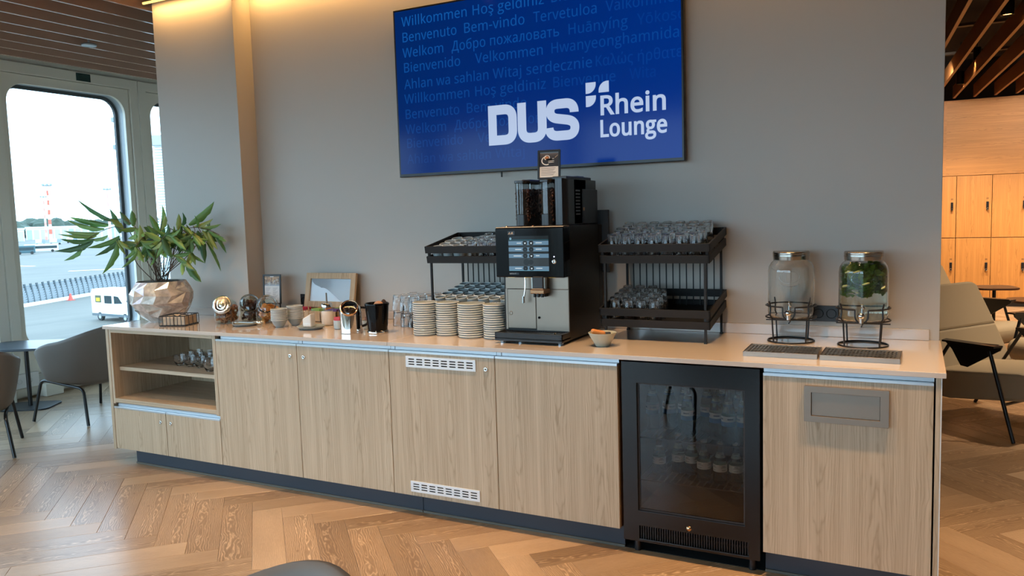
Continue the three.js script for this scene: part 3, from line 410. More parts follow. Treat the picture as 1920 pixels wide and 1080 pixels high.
// ---------- screen on the wall
{
  const W = 1.695, H = 0.956, t = thing('television', 'large wall screen showing a dark blue welcome page', 'television', [1.72, 1.726, -0.752]);
  part('housing', bx(0, W, 0, H, 0.012, 0.05, 0.004), mBlackSatin, t); part('wall_mount', bx(0.5, 1.2, 0.25, 0.7, -0.002, 0.013, 0), mBlack, t); part('sensor', [bx(0.664, 0.672, -0.028, 0.002, 0.025, 0.034, 0.002)], mBlack, t);
  const px = (v) => v * 1000, map = canvas(1672, 926, (c, w, h) => {
    const g = c.createLinearGradient(0, 0, w, h); g.addColorStop(0, '#00296b'); g.addColorStop(0.5, '#002c7c'); g.addColorStop(1, '#003490'); c.fillStyle = g; c.fillRect(0, 0, w, h);
    c.translate(-12, -20); c.textBaseline = 'alphabetic';
    const rows = [['Willkommen', .059, .498], ['Hoş geldiniz', .522, .96], ['Bienvenue', .995, 1.4], ['Willkommen', 1.43, 1.68]], all = [
      [0.107, [['Willkommen', .056, .498], ['Hoş geldiniz', .522, .962], ['Bienvenue', .995, 1.35]]], [0.195, [['Benvenuto', .054, .427], ['Bem-vindo', .465, .848], ['Tervetuloa', .895, 1.258], ['Välkommen', 1.3, 1.7]]],
      [0.282, [['Welkom', .056, .339], ['Добро пожаловать', .387, 1.046], ['Huānyíng', 1.088, 1.417], ['Yōkoso', 1.464, 1.71]]], [0.366, [['Bienvenido', .056, .444], ['Velkommen', .536, .952], ['Hwanyeonghamnida', .989, 1.68]]],
      [0.46, [['Ahlan wa sahlan', .06, .622], ['Witaj serdecznie', .642, 1.225], ['Καλώς ήρθατε', 1.235, 1.69]]], [0.543, [['Willkommen', .056, .498], ['Hoş geldiniz', .522, .962], ['Bienvenue', .995, 1.35], ['Wita', 1.42, 1.56]]],
      [0.63, [['Benvenuto', .054, .427], ['Bem-vindo', .465, .848]]], [0.716, [['Welkom', .056, .339], ['Добро пожаловать', .387, 1.046]]], [0.797, [['Bienvenido', .056, .444], ['Velkommen', .536, .952]]], [0.888, [['Ahlan wa sahlan', .06, .622], ['Witaj', .642, .83]]]];
    c.font = '74px sans-serif';
    for (const [y, ws] of all) for (const [s, x0, x1] of ws) {
      const al = Math.max(0.05, 1 - y * 0.85), ga = c.createLinearGradient(px(x0), 0, px(x1), 0), a = (x) => Math.max(0.04, al * (1 - Math.pow(x / 1.72, 1.6) * 0.92)).toFixed(3);
      ga.addColorStop(0, `rgba(20,104,190,${a(x0)})`); ga.addColorStop(1, `rgba(20,104,190,${a(x1)})`); c.fillStyle = ga;
      c.save(); c.translate(px(x0), px(y)); c.scale(px(x1 - x0) / c.measureText(s).width, 1); c.fillText(s, 0, 0); c.restore();
    }
    const bx0 = '#c4d6f6'; c.fillStyle = c.strokeStyle = bx0;
    // wordmark: three heavy joined letters
    c.lineWidth = 52; c.lineJoin = 'miter';
    c.save(); c.translate(606, 604); // x 0..537, y 0..215
    const q = (x, y, w2, h2, r) => { c.beginPath(); c.roundRect(x, y, w2, h2, r); c.fill(); };
    c.beginPath(); c.moveTo(26, 26); c.lineTo(100, 26); c.quadraticCurveTo(150, 26, 150, 76); c.lineTo(150, 139); c.quadraticCurveTo(150, 189, 100, 189); c.lineTo(26, 189); c.closePath(); c.stroke();
    c.beginPath(); c.moveTo(206, 0); c.lineTo(206, 139); c.quadraticCurveTo(206, 189, 256, 189); c.lineTo(276, 189); c.quadraticCurveTo(326, 189, 326, 139); c.lineTo(326, 0); c.stroke();
    c.lineWidth = 50; c.beginPath(); c.moveTo(511, 74); c.quadraticCurveTo(511, 25, 462, 25); c.lineTo(420, 25); c.quadraticCurveTo(374, 25, 374, 62); c.quadraticCurveTo(374, 96, 420, 102); c.lineTo(466, 110); c.quadraticCurveTo(513, 118, 513, 150); c.quadraticCurveTo(513, 190, 466, 190); c.lineTo(416, 190); c.quadraticCurveTo(368, 190, 366, 146); c.stroke();
    c.restore();
    // three petals
    const petal = (x, y, s, corner) => { c.beginPath(); c.roundRect(px(x), px(y), px(s), px(s), corner); c.fill(); };
    petal(1.183, .537, .056, [0, 0, 46, 0]); petal(1.254, .537, .056, [46, 0, 0, 0]); petal(1.183, .604, .056, [0, 0, 46, 0]);
    const big = (s, x0, x1, y, f) => { c.font = f; c.save(); c.translate(px(x0), px(y)); c.scale(px(x1 - x0) / c.measureText(s).width, 1); c.fillText(s, 0, 0); c.lineWidth = 6; c.strokeText(s, 0, 0); c.restore(); };
    big('Rhein', 1.252, 1.613, .706, '132px sans-serif'); big('Lounge', 1.252, 1.613, .817, '116px sans-serif');
  });
  part('display', new THREE.PlaneGeometry(W - 0.024, H - 0.03).translate(W / 2, H / 2 + 0.003, 0.0506), new THREE.MeshPhysicalMaterial({ color: 0x020204, roughness: 0.12, specularIntensity: 0.28, emissive: 0xffffff, emissiveMap: map, emissiveIntensity: 0.82 }), t);
  const l = new THREE.RectAreaLight(0x1448c8, 0.25, W - 0.03, H - 0.03); l.position.set(1.72 + W / 2, 1.726 + H / 2, -0.69); l.lookAt(1.72 + W / 2, 1.726 + H / 2, 2); scene.add(l);
}
for (const [x, y, w, h, label] of [[4.058, 0.985, 0.115, 0.075, 'black double wall socket between the two drink dispensers'], [0.9, 0.975, 0.06, 0.085, 'dark wall socket beside the tilted wooden frame']]) { const t = thing('wall_socket', label, 'socket', [x, y, -0.755]); part('plate', bx(-w / 2, w / 2, -h / 2, h / 2, 0, 0.01, 0.002), mBlackSatin, t); for (const s of w > 0.1 ? [-0.028, 0.028] : [0]) part('socket', lathe([[0.02, 0.003], [0.022, 0], [0.02, -0.004], [0, -0.006]], 18).rotateX(Math.PI / 2).translate(s, 0, 0.0135), mBlackGloss, t); }
// ---------- things on the counter, from the window end
// potted plant: group axes x = to the right seen from the room, z = towards the room
{
  const P = thing('potted_plant', 'bushy green plant with long lobed leaves in a faceted pearly pot', 'plant', [0.115, T, -0.3], 0.4743);
  const rows = [[0.0, 0.085], [0.04, 0.135], [0.085, 0.172], [0.13, 0.191], [0.175, 0.189], [0.218, 0.17], [0.256, 0.148]], n = 15, vs = [], pos = [];
  rows.forEach(([y, r], j) => { for (let i = 0; i < n; i++) { const a = (i + (j % 2) * 0.5 + (j && j < 6 ? rr(-0.22, 0.22) : 0)) / n * Math.PI * 2, q = r * (j ? rr(0.97, 1.03) : 1); vs.push([q * Math.cos(a), y + (j && j < 6 ? rr(-0.012, 0.012) : 0), q * Math.sin(a)]); } });
  for (let j = 0; j < rows.length - 1; j++) for (let i = 0; i < n; i++) { const a = j * n + i, b = j * n + (i + 1) % n, c = a + n, d = b + n; (j % 2 ? [a, c, b, b, c, d].length && [[a, c, b], [b, c, d]] : [[a, c, d], [a, d, b]]).forEach((f) => f.forEach((k) => pos.push(...vs[k]))); }
  const g = new THREE.BufferGeometry(); g.setAttribute('position', new THREE.Float32BufferAttribute(pos, 3)); g.computeVertexNormals();
  const mPot = new THREE.MeshPhysicalMaterial({ color: '#efebe6', roughness: 0.26, metalness: 0.1, clearcoat: 0.8, clearcoatRoughness: 0.15, iridescence: 0.3, side: THREE.DoubleSide, map: tex(256, 256, (x, y) => { const v = (fbm(x / 22, y / 22, 4) - 0.5) * 90; return [clamp255(220 + v), clamp255(212 + v), clamp255(204 + v)]; }) });
  boxUV(g, 0.3); part('pot', g, mPot, P); part('pot_base', cyl(0.085, 0.085, 0, 0.004, 24), mPot, P);
  part('soil', lathe([[0, 0.252], [0.08, 0.256], [0.146, 0.243]], 20), S('#22261a', 1), P);
  const greens = ['#628f48', '#73a257', '#557f40', '#86b066', '#4b7348', '#8fa356'].map((c) => new THREE.MeshPhysicalMaterial({ color: c, roughness: 0.42, side: THREE.DoubleSide, transmission: 0.12, thickness: 0 })), mStem = S('#5a4433', 0.7);
  // a leaflet: folded, bent, wavy-edged blade of unit length along +x
  const blades = [0, 1, 2].map((v) => { const N = 9, pos = [], idx = []; for (let i = 0; i <= N; i++) { const t = i / N, w = Math.pow(Math.sin(Math.PI * Math.pow(t * 0.96 + 0.04, 0.85)), 0.8) * 0.5 * (1 + 0.1 * Math.sin(t * 19 + v)), y = -0.1 * (v + 0.6) * t * t, z = 0.03 * Math.sin(t * 5 + v); for (const s of [-1, 0, 1]) pos.push(t, y + Math.abs(s) * w * 0.3, z + s * w); if (i < N) for (const s of [0, 1]) { const a = i * 3 + s; idx.push(a, a + 1, a + 3, a + 1, a + 4, a + 3); } } const b = new THREE.BufferGeometry(); b.setAttribute('position', new THREE.Float32BufferAttribute(pos, 3)); b.setIndex(idx); b.computeVertexNormals(); return b; });
  const leaf = (parent, a, b, w) => { const A = V(...a), B = V(...b), d = B.clone().sub(A), L = d.length(), o = mesh('leaflet', blades[Math.floor(rnd() * 3)], greens[Math.floor(rnd() * 6)], parent); const x = d.normalize(), z = V(rr(-0.25, 0.25), 1.0 * (rnd() < 0.5 ? 0.8 : 0.35), 0.9).cross(x).normalize(), y = z.clone().cross(x); o.matrixAutoUpdate = true; new THREE.Matrix4().makeBasis(x.clone().multiplyScalar(L), y.clone().multiplyScalar(L), z.clone().multiplyScalar(w)).setPosition(A).decompose(o.position, o.quaternion, o.scale); };
  // cm right of the pot axis, cm above the worktop; w = leaf width in cm; depth in cm
  const frond = (stem, rachis, z, leaves) => {
    const f = mesh('frond', [tube([...stem.map((p, i) => [p[0] / 100, p[1] / 100, (p[2] ?? z * i / (stem.length - 1)) / 100])], 0.0026, 16, false, 5), tube(rachis.map((p) => [p[0] / 100, p[1] / 100, z / 100]), 0.0022, 12, false, 5)], mStem, P);
    for (const [x0, y0, x1, y1, w = 3, z1 = 0] of leaves) leaf(f, [x0 / 100, y0 / 100, (z + rr(-0.6, 0.6)) / 100], [x1 / 100, y1 / 100, (z + z1 + rr(-3, 3)) / 100], w * 0.0115);
  };
  frond([[-1, 25], [-9, 42], [-16, 58]], [[-16, 58], [-25, 61], [-37, 57], [-49, 50]], 4, [[-25, 65, -46, 75.5, 2.4], [-29, 62.5, -53, 67.5, 3.4], [-32, 60.5, -53.5, 63, 2.6], [-35, 58, -57.5, 58.5, 2.4], [-37, 56, -59, 55.5, 2.4], [-39, 54, -57.5, 51.5, 3.2], [-40, 53, -61.5, 44.5, 3], [-47, 48.5, -58.5, 39.5, 2.6], [-23, 55.5, -41, 46.5, 2.8], [-23, 54, -36, 42, 3], [-25, 51, -33, 31, 4.2], [-25, 52.5, -20.5, 43, 2], [-22, 57, -28.5, 72, 3.2, -3], [-20, 60, -27, 66, 3], [-30, 56, -42, 52, 2.6], [-17, 51, -14, 43.5, 2.6], [-24, 53, -14.5, 46, 2.6]]);
  frond([[1, 25], [-3, 40], [-6, 55]], [[-6, 55], [-11, 62], [-17, 66]], 9, [[-11, 61, -10.5, 71, 3.4], [-10, 59, -2.5, 54, 3.6], [-13, 62, -20, 70, 3], [-8, 56, -15, 53, 3], [-6, 53, -1, 46, 3.2], [-9, 60, -18, 58, 3], [-7, 57, -12, 47, 2.8], [-4, 50, -9, 42, 2.6]]);
  frond([[2, 25], [4, 42], [3, 54]], [[3, 54], [5, 60], [6, 65]], 6, [[4, 57, 7.5, 73.5, 2.6], [4, 57, -2, 68, 3], [5, 58, 10, 68, 2.8], [3, 56, -5, 60, 3.8], [3, 55, -8, 55, 3.4], [4, 54, 12, 57, 3], [3, 53, -4, 46, 3.2], [4, 53, 11, 47, 4], [2, 50, -6, 40, 2.8], [3, 50, 7, 40, 3.4], [1, 47, -2, 35, 2.6]]);
  frond([[4, 25], [9, 42], [13, 55]], [[13, 55], [22, 59], [32, 58], [40, 54]], 2, [[21, 61, 38.5, 74.5, 4.6], [16, 60, 21, 69, 3], [24, 60, 36.5, 64, 2.6], [14, 58, 14.5, 68, 2.8], [28, 59, 41, 60.5, 2.4], [33, 57, 44, 51, 2], [36, 56, 43.5, 42, 2.2], [33, 56, 39, 44, 2.4], [29, 57, 36, 44, 2.6], [26, 57, 31, 36, 4], [23, 57, 26, 44, 2.2], [20, 57, 20, 43, 2.4], [17, 56, 14, 42, 2.4], [15, 55, 9, 45, 3.2], [31, 50, 40.5, 30.5, 1.8], [38, 54, 45.5, 49, 1.8], [26, 59, 28, 67, 2]]);
  frond([[3, 25], [10, 36], [14, 42]], [[14, 42], [20, 38], [27, 32]], 10, [[17, 40, 26.5, 33, 3], [20, 38, 27, 31, 2.6], [21, 35, 29.5, 24.5, 4], [15, 41, 22, 37, 3], [13, 42, 24, 43, 2.6], [18, 38, 19, 29, 2.6]]);
  frond([[-2, 25], [0, 38], [8, 52]], [[8, 52], [12, 55], [18, 54]], 14, [[10, 54, 16, 62, 3.2], [11, 54, 20, 50, 3.2], [9, 53, 13, 40, 4], [9, 52, 5, 41, 3.4], [12, 55, 22, 57, 2.8], [14, 55, 23, 45, 3], [8, 52, -1, 57, 3.2], [8, 51, 1, 46, 3]]);
  frond([[-4, 25], [-12, 38], [-10, 47]], [[-10, 47], [-6, 52], [-3, 55]], 12, [[-9, 48, -16, 40, 2.6], [-8, 50, -16, 51, 2.8], [-7, 51, -5, 62, 3], [-6, 52, 3, 50, 3], [-9, 48, -5, 38, 2.8], [-8, 46, -17, 35, 1.8]]);
  for (let k = 0; k < 12; k++) { const a = rr(-9, 26), b = rr(42, 60), z = rr(-12, 8); frond([[rr(-3, 4), 25], [a * 0.6, 40], [a, b]], [[a, b], [a + rr(-4, 6), b + 4], [a + rr(-4, 8), b + 7]], z, Array.from({ length: 7 }, (_, i) => { const t = rr(0, 6.28); return [a, b + rr(-2, 3), a + 11 * Math.cos(t), b + 1 + 9 * Math.sin(t), rr(1.8, 3), rr(-5, 5)]; })); }
  part('thin_stems', Array.from({ length: 14 }, () => { const a = rr(-6, 5) / 100, b = rr(-10, 14) / 100, z = rr(-0.05, 0.05); return tube([[a, 0.25, z], [a * 0.8 + b * 0.3, 0.36, z], [b, 0.47, z * 1.5]], 0.0017, 10, false, 5); }), mStem, P);
}
// wire basket with paper napkins
{
  const b = thing('wire_basket', 'small black wire basket in front of the plant pot', 'basket', [0.415, T, -0.17], 0.35), w = 0.082, h = 0.062, q = 0.003, u = [];
  for (const y of [0.004, h]) u.push(pipe([[-w, y, -w], [w, y, -w], [w, y, w], [-w, y, w]], q, 0.008, true, 6));
  part('rim', u, mBlackSatin, b); const s = []; for (let k = 0; k < 8; k++) { const x = -w + 2 * w * k / 7; s.push(rod([x, 0.004, w], [x, h, w], 0.002, 6), rod([x, 0.004, -w], [x, h, -w], 0.002, 6)); } for (let k = 1; k < 7; k += 2) { const z = -w + 2 * w * k / 7; s.push(rod([w, 0.004, z], [w, h, z], 0.002, 6), rod([-w, 0.004, z], [-w, h, z], 0.002, 6), rod([-w, 0.004, z], [w, 0.004, z], 0.002, 6)); }
  part('wires', s, mBlackSatin, b); part('swing_bar', pipe([[-w, h, 0.02], [-0.03, h + 0.004, 0.02], [0, h - 0.01, 0.02], [0.03, h + 0.004, 0.02], [w, h, 0.02]], 0.0032, 0.01, false, 6), mBlackSatin, b);
  const mN = S('#e6d0b6', 0.85); for (const [dx, dz, k] of [[-0.035, 0, 0], [0.042, 0, 1]]) { const sh = []; for (let i = 0; i < 9; i++) sh.push(bx(-0.034, 0.034, i * 0.0056, i * 0.0056 + 0.0046, -0.068 + rr(0, 0.003), 0.068 - rr(0, 0.004), 0.001)); solo('napkin_stack', k ? 'right stack of folded brown paper napkins in the wire basket' : 'left stack of folded brown paper napkins in the wire basket', 'napkins', sh, mN, [0.415 + dx * Math.cos(0.35), T + 0.0075, -0.17 - dx * Math.sin(0.35)], 0.35); }
}
// cookie jars: squat glass bodies with a tilted round mouth
{
  const body = lathe([[0, 0.0], [0.055, 0.0], [0.068, 0.012], [0.072, 0.045], [0.071, 0.09], [0.06, 0.128], [0.03, 0.148], [0, 0.15], [0, 0.1465], [0.029, 0.1445], [0.057, 0.126], [0.0675, 0.09], [0.0685, 0.045], [0.065, 0.014], [0.053, 0.004], [0, 0.004]], 36), tilt = M4(0.0, 0.098, 0.03, 1.12, 0, 0);
  const neck = lathe([[0.05, 0.0], [0.052, 0.03], [0.056, 0.036], [0.056, 0.046], [0.051, 0.048], [0.049, 0.04], [0.047, 0.0]], 36).applyMatrix4(tilt), ring = lathe([[0.05, 0.03], [0.0575, 0.034], [0.0575, 0.05], [0.05, 0.052], [0.048, 0.045], [0.05, 0.03]], 36).applyMatrix4(tilt);
  const lid = lathe([[0, 0.066], [0.01, 0.066], [0.013, 0.062], [0.012, 0.056], [0.02, 0.054], [0.023, 0.058], [0.03, 0.056], [0.036, 0.052], [0.042, 0.056], [0.049, 0.055], [0.0545, 0.048], [0.0545, 0.034], [0, 0.034]], 36).applyMatrix4(tilt), glid = lathe([[0, 0.053], [0.046, 0.05]], 28).applyMatrix4(tilt);
  const J = [[0.647, -0.33, 0.5, 'glass cookie jar with a ringed chrome lid, full of curled biscuits'], [0.725, -0.455, 0.68, 'glass cookie jar full of dark chocolate sticks, middle of the three jars'], [0.89, -0.43, 0.72, 'glass cookie jar half filled with orange crackers, right of the three jars']];
  J.forEach(([x, z, a, l], i) => { const t = thing('cookie_jar', l, 'jar', [x, T, z], a); part('glass_body', body, glassMat('#f6fbfa', 0, { roughness: 0.03 }), t); part('neck', neck, glassMat('#f6fbfa', 0.004), t); if (i) part('mouth_ring', ring, glassMat('#e8eef0', 0.006), t); else { part('lid', lid, mChrome, t); part('mouth_ring', ring, mChrome, t); } });
  const fill = (x, z, y0, y1, r, n, geo, mat, name, label, cat, flat) => scene.add(stuffMesh(name, label, cat, geo, mat, Array.from({ length: n }, () => { const a = rr(0, 6.28), q = r * Math.sqrt(rnd()); return M4(x + q * Math.cos(a), T + rr(y0, y1), z + q * Math.sin(a), flat ? rr(-0.5, 0.9) : rr(0, 3), rr(0, 6), rr(0, 3)); }), Array.from({ length: n }, () => new THREE.Color().setScalar(rr(0.75, 1.15)))));
  fill(0.647, -0.33, 0.016, 0.1, 0.052, 110, new THREE.TorusGeometry(0.016, 0.0055, 7, 14), S('#a9653a', 0.7), 'ring_biscuits', 'curled brown biscuits filling the jar with the chrome lid', 'biscuits');
  fill(0.725, -0.455, 0.02, 0.115, 0.044, 80, new RoundedBoxGeometry(0.062, 0.016, 0.016, 2, 0.006), S('#5e3324', 0.55), 'chocolate_sticks', 'dark chocolate sticks filling the middle jar', 'biscuits');
  fill(0.89, -0.43, 0.014, 0.095, 0.046, 70, cyl(0.022, 0.021, 0, 0.006, 16), S('#d98532', 0.65), 'crackers', 'round orange crackers filling the right jar', 'biscuits', true);
}
// little dish with tongs, bowls, plate with sugar jar, dispenser
const plateGeo = (r, h) => lathe([[0, 0.001], [r * 0.6, 0], [r * 0.78, 0.002], [r * 0.97, h * 0.8], [r, h], [r * 0.97, h], [r * 0.75, h * 0.45], [r * 0.55, h * 0.36], [0, h * 0.36]], 40);
{ const t = thing('tongs', 'steel serving tongs lying on the small grey dish by the jars', 'tongs', [0.88, T + 0.0085, -0.255], 0.35); for (const s of [-1, 1]) { part('arm', tube([[-0.075, 0.011, 0], [-0.03, 0.0135, s * 0.008], [0.04, 0.0115, s * 0.014], [0.085, 0.0105, s * 0.016]], 0.0042, 20, false, 8), mChrome, t); part('claw', new THREE.SphereGeometry(0.012, 12, 8).scale(1.3, 0.6, 0.6).translate(0.092, 0.0105, s * 0.016), mChrome, t); } part('hinge', cyl(0.0075, 0.0075, -0.001, 0.016, 12).translate(-0.077, 0.002, 0), mSteel, t);
  solo('small_dish', 'small grey-green dish under the steel tongs', 'dish', plateGeo(0.072, 0.015), mStonewareDark, [0.87, T, -0.255]);
  const bv = lathe([[0, 0.002], [0.02, 0.0], [0.022, 0.002], [0.0365, 0.022], [0.0435, 0.0385], [0.0468, 0.0405], [0.047, 0.0445], [0.0445, 0.045], [0.034, 0.024], [0.018, 0.006], [0, 0.006]], 40);
  { const p = bv.attributes.position; for (let i = 0; i < p.count; i++) { const x = p.getX(i), z = p.getZ(i), y = p.getY(i), k = 1 + (y < 0.038 && y > 0.003 ? 0.012 * Math.cos(Math.atan2(z, x) * 20) : 0); p.setX(i, x * k); p.setZ(i, z * k); } bv.computeVertexNormals(); }
  const bowl = (x, z, n, step, where) => { for (let k = 0; k < n; k++) { const l = `ribbed grey bowl, ${k === n - 1 ? 'topmost' : k === 0 ? 'lowest' : ORD[n - k] + ' from top'} of the ${where} bowl stack`; if (bowlRoot) copy(bowlRoot, [x, T + k * step, z], k * 0.6, l, `bowls of the ${where} stack`); else { bowlRoot = thing('bowl', l, 'bowl', [x, T, z], 0, `bowls of the ${where} stack`); part('vessel', bv, mStonewareDark, bowlRoot); part('rim', new THREE.TorusGeometry(0.046, 0.0014, 6, 36).rotateX(Math.PI / 2).translate(0, 0.0443, 0), mRim, bowlRoot); } } };
  var bowlRoot = null; bowl(1.14, -0.262, 8, 0.009, 'front left'); bowl(1.172, -0.36, 9, 0.0088, 'rear right');
  solo('saucer', 'single grey-green plate under the glass sugar jar', 'plate', plateGeo(0.08, 0.018), mStonewareDark, [1.38, T, -0.26]);
  const sj = thing('sugar_jar', 'small square glass jar of white sugar with a spoon, on the single plate', 'jar', [1.352, T + 0.0066, -0.275], 0.2);
  const sq = (r, h, y) => new RoundedBoxGeometry(2 * r, h, 2 * r, 3, 0.008).translate(0, y + h / 2, 0);
  part('glass', sq(0.029, 0.098, 0), glassMat('#ffffff', 0), sj); const sug = new RoundedBoxGeometry(0.052, 0.062, 0.052, 3, 0.006).translate(0, 0.034, 0); { const p = sug.attributes.position; for (let i = 0; i < p.count; i++) if (p.getY(i) > 0.05) p.setY(i, p.getY(i) + p.getX(i) * 0.55); sug.computeVertexNormals(); } part('sugar', sug, S('#f2f0ec', 0.9), sj); part('spoon', tube([[0.0, 0.06, 0], [0.004, 0.1, 0.004], [0.006, 0.118, 0.006]], 0.0035, 8, false, 8), S('#a9865c', 0.4, 0.6), sj);
  const sd = thing('sugar_dispenser', 'tall glass sugar pourer with a metal cap and spout', 'dispenser', [1.372, T, -0.41]);
  part('glass', lathe([[0, 0], [0.033, 0], [0.0345, 0.004], [0.0345, 0.095], [0.031, 0.104], [0.031, 0.112]], 28), glassMat('#ffffff', 0), sd); part('sugar', lathe([[0, 0.003], [0.031, 0.003], [0.0325, 0.006], [0.0325, 0.082], [0, 0.09]], 28), S('#e6dcd0', 0.9), sd); const c = part('cap', lathe([[0.0335, 0.106], [0.0335, 0.122], [0.028, 0.13], [0.006, 0.133], [0, 0.133]], 28), mChrome, sd); part('spout', cyl(0.0055, 0.0045, 0.13, 0.19, 12), mSteel, c);
}
// wooden tea box with a raised glazed lid, leaning on the wall; packets inside
{
  const t = thing('tea_box', 'pale wooden tea box with a raised glazed lid at the wall', 'tea box', [0.978, T, -0.5]), W = 0.39, D = 0.18, H = 0.066, m = S('#e9dfcf', 0.6, 0, { map: woodTex });
  part('box_wall', [bx(0, W, 0, H, -0.01, 0, 0.001), bx(0, W, 0, H, -D, -D + 0.01, 0.001), bx(0, 0.01, 0, H, -D, 0, 0.001), bx(W - 0.01, W, 0, H, -D, 0, 0.001), bx(0.13, 0.136, 0, H - 0.008, -D, 0, 0), bx(0.26, 0.266, 0, H - 0.008, -D, 0, 0)].map((g) => boxUV(g, 1.2)), m, t); part('box_floor', bx(0, W, 0, 0.006, -D, 0, 0), m, t);
  const lid = new THREE.Group(); lid.name = 'lid'; lid.position.set(0, H + 0.002, -D + 0.008); lid.rotation.x = -0.2; t.add(lid);
  const fs = roundRect(0, 0, W, 0.215, 0.002); fs.holes.push(roundRect(0.034, 0.036, W - 0.034, 0.181, 0.001, THREE.Path)); mesh('lid_frame', boxUV(extrude(fs, 0.016, 0.001), 1.2), m, lid);
  mesh('lid_pane', bx(0.033, W - 0.033, 0.035, 0.182, 0.004, 0.006, 0), new THREE.MeshPhysicalMaterial({ color: '#9aa3aa', roughness: 0.08 }), lid);
  const sh = new THREE.Shape(); sh.moveTo(0.036, 0.037); sh.lineTo(0.036, 0.18); sh.bezierCurveTo(0.05, 0.135, 0.09, 0.14, 0.12, 0.122); sh.bezierCurveTo(0.16, 0.13, 0.2, 0.09, 0.285, 0.037); sh.closePath(); mesh('painted_reflection', extrude(sh, 0.0006).translate(0, 0, 0.0061), S('#cfe3f2', 0.3), lid);  // reflection on the lid glass, built as a pale shape of fixed colour
  const tea = (x, z, col, l, n) => { for (let k = 0; k < n; k++) { const o = solo('tea_packet', `${l}, ${ORD[k + 1]} from the front`, 'tea bag', bx(-0.034, 0.034, 0, 0.07, -0.002, 0.002, 0.001), S(col, 0.55), [0.978 + x, T + 0.0065, -0.5 + z - k * 0.011], 0, l + 's'); o.rotation.x = -0.12; } };
  tea(0.05, -0.03, '#c2304e', 'crimson tea packet in the tea box', 9); tea(0.195, -0.03, '#8db551', 'light green tea packet in the tea box', 5); tea(0.195, -0.095, '#d98a3c', 'orange tea packet in the tea box', 5); tea(0.325, -0.03, '#5b3b78', 'purple tea packet in the tea box', 5); tea(0.325, -0.095, '#79a04e', 'olive green tea packet in the tea box', 5);
}
{ // picture stand and cups with packets
  const photo = (kind) => canvas(256, 400, (c, w, h) => {
    c.fillStyle = '#d6d3d0'; c.fillRect(0, 0, w, h); const g = c.createLinearGradient(0, 0, 0, h * 0.4); g.addColorStop(0, kind ? '#b6cfdf' : '#5a4b44'); g.addColorStop(0.25, kind ? '#5a4f4c' : '#c59a6c'); g.addColorStop(0.6, kind ? '#393331' : '#8b7463'); g.addColorStop(1, kind ? '#2d2827' : '#9db0c2'); c.fillStyle = g; c.fillRect(0, 0, w, h * (kind ? 0.58 : 0.38));
    if (kind) { c.lineCap = 'round'; c.strokeStyle = '#e8e2da'; c.lineWidth = 13; c.beginPath(); c.arc(95, 140, 62, 1.2, 4.6); c.stroke(); c.lineWidth = 9; c.beginPath(); c.arc(100, 95, 34, 0, 6.3); c.stroke(); c.fillStyle = '#c07a4a'; c.beginPath(); c.ellipse(100, 95, 24, 20, 0, 0, 7); c.fill(); c.lineWidth = 7; for (const y of [118, 150, 172]) { c.beginPath(); c.moveTo(120, y); c.lineTo(190, y - 8); c.stroke(); } c.strokeStyle = '#b9a284'; c.beginPath(); c.moveTo(206, 96); c.lineTo(240, 60); c.stroke(); c.fillStyle = '#55504c'; for (let k = 0; k < 6; k++) c.fillRect(24, 252 + k * 21, 190 - (k % 3) * 14, 6); }
    else { for (let k = 0; k < 40; k++) { c.fillStyle = ['#7d5b42', '#e1c79c', '#3d3330', '#c9d2d8'][k % 4]; c.globalAlpha = 0.5; c.beginPath(); c.ellipse(rr(0, w), rr(40, 130), rr(8, 30), rr(4, 12), rr(0, 3), 0, 7); c.fill(); } c.globalAlpha = 1; c.fillStyle = '#f0eae2'; c.fillRect(96, 14, 60, 10); c.fillStyle = '#6b6866'; for (let k = 0; k < 9; k++) { c.fillRect(22, 182 + k * 18, 80 - (k % 4) * 12, 4); c.fillRect(138, 182 + k * 18, 78 - (k % 3) * 16, 4); } }
  });
  const stand = (label, pos, turn, w, h, y0, tilt, m, legH) => { const t = thing('sign_stand', label, 'sign', pos, turn), f = new THREE.Group(); f.name = 'sign_frame'; f.position.y = y0; f.rotation.x = -tilt; t.add(f); const s = roundRect(-w / 2, 0, w / 2, h, 0.003); s.holes.push(roundRect(-w / 2 + 0.008, 0.006, w / 2 - 0.008, h - 0.008, 0.001, THREE.Path)); mesh('frame', extrude(s, 0.006, 0.001), mBlackSatin, f); mesh('backing', bx(-w / 2 + 0.004, w / 2 - 0.004, 0.003, h - 0.004, -0.002, 0.001, 0), mBlack, f); mesh('print', new THREE.PlaneGeometry(w - 0.014, h - 0.012).translate(0, h / 2, 0.0025), S('#ffffff', 0.25, 0, { map: m }), f); if (legH) { part('post', rod([w * 0.36, 0.004, -0.012], [w * 0.36, y0 + 0.05, -0.012], 0.005), mBlack, t); part('foot', cyl(0.045, 0.045, 0, 0.006, 24).translate(w * 0.36, 0, -0.012), mBlack, t); } else part('prop', bar([0, 0.0, -0.05], [0, h * 0.7, -0.004], 0.03, 0.003), mBlack, t); };
  stand('black framed menu sign on a post behind the cookie jars', [0.735, T, -0.635], 0.12, 0.135, 0.19, 0.085, 0.05, photo(0), 1);
  stand('small black framed sign with a white cup picture on top of the coffee machine', [2.865, 1.653, -0.3], 0.12, 0.112, 0.137, 0.0, 0.1, photo(1), 0);
  const cg = lathe([[0, 0.003], [0.022, 0], [0.0265, 0.006], [0.028, 0.05], [0.0262, 0.05], [0.0245, 0.01], [0, 0.007]], 28);
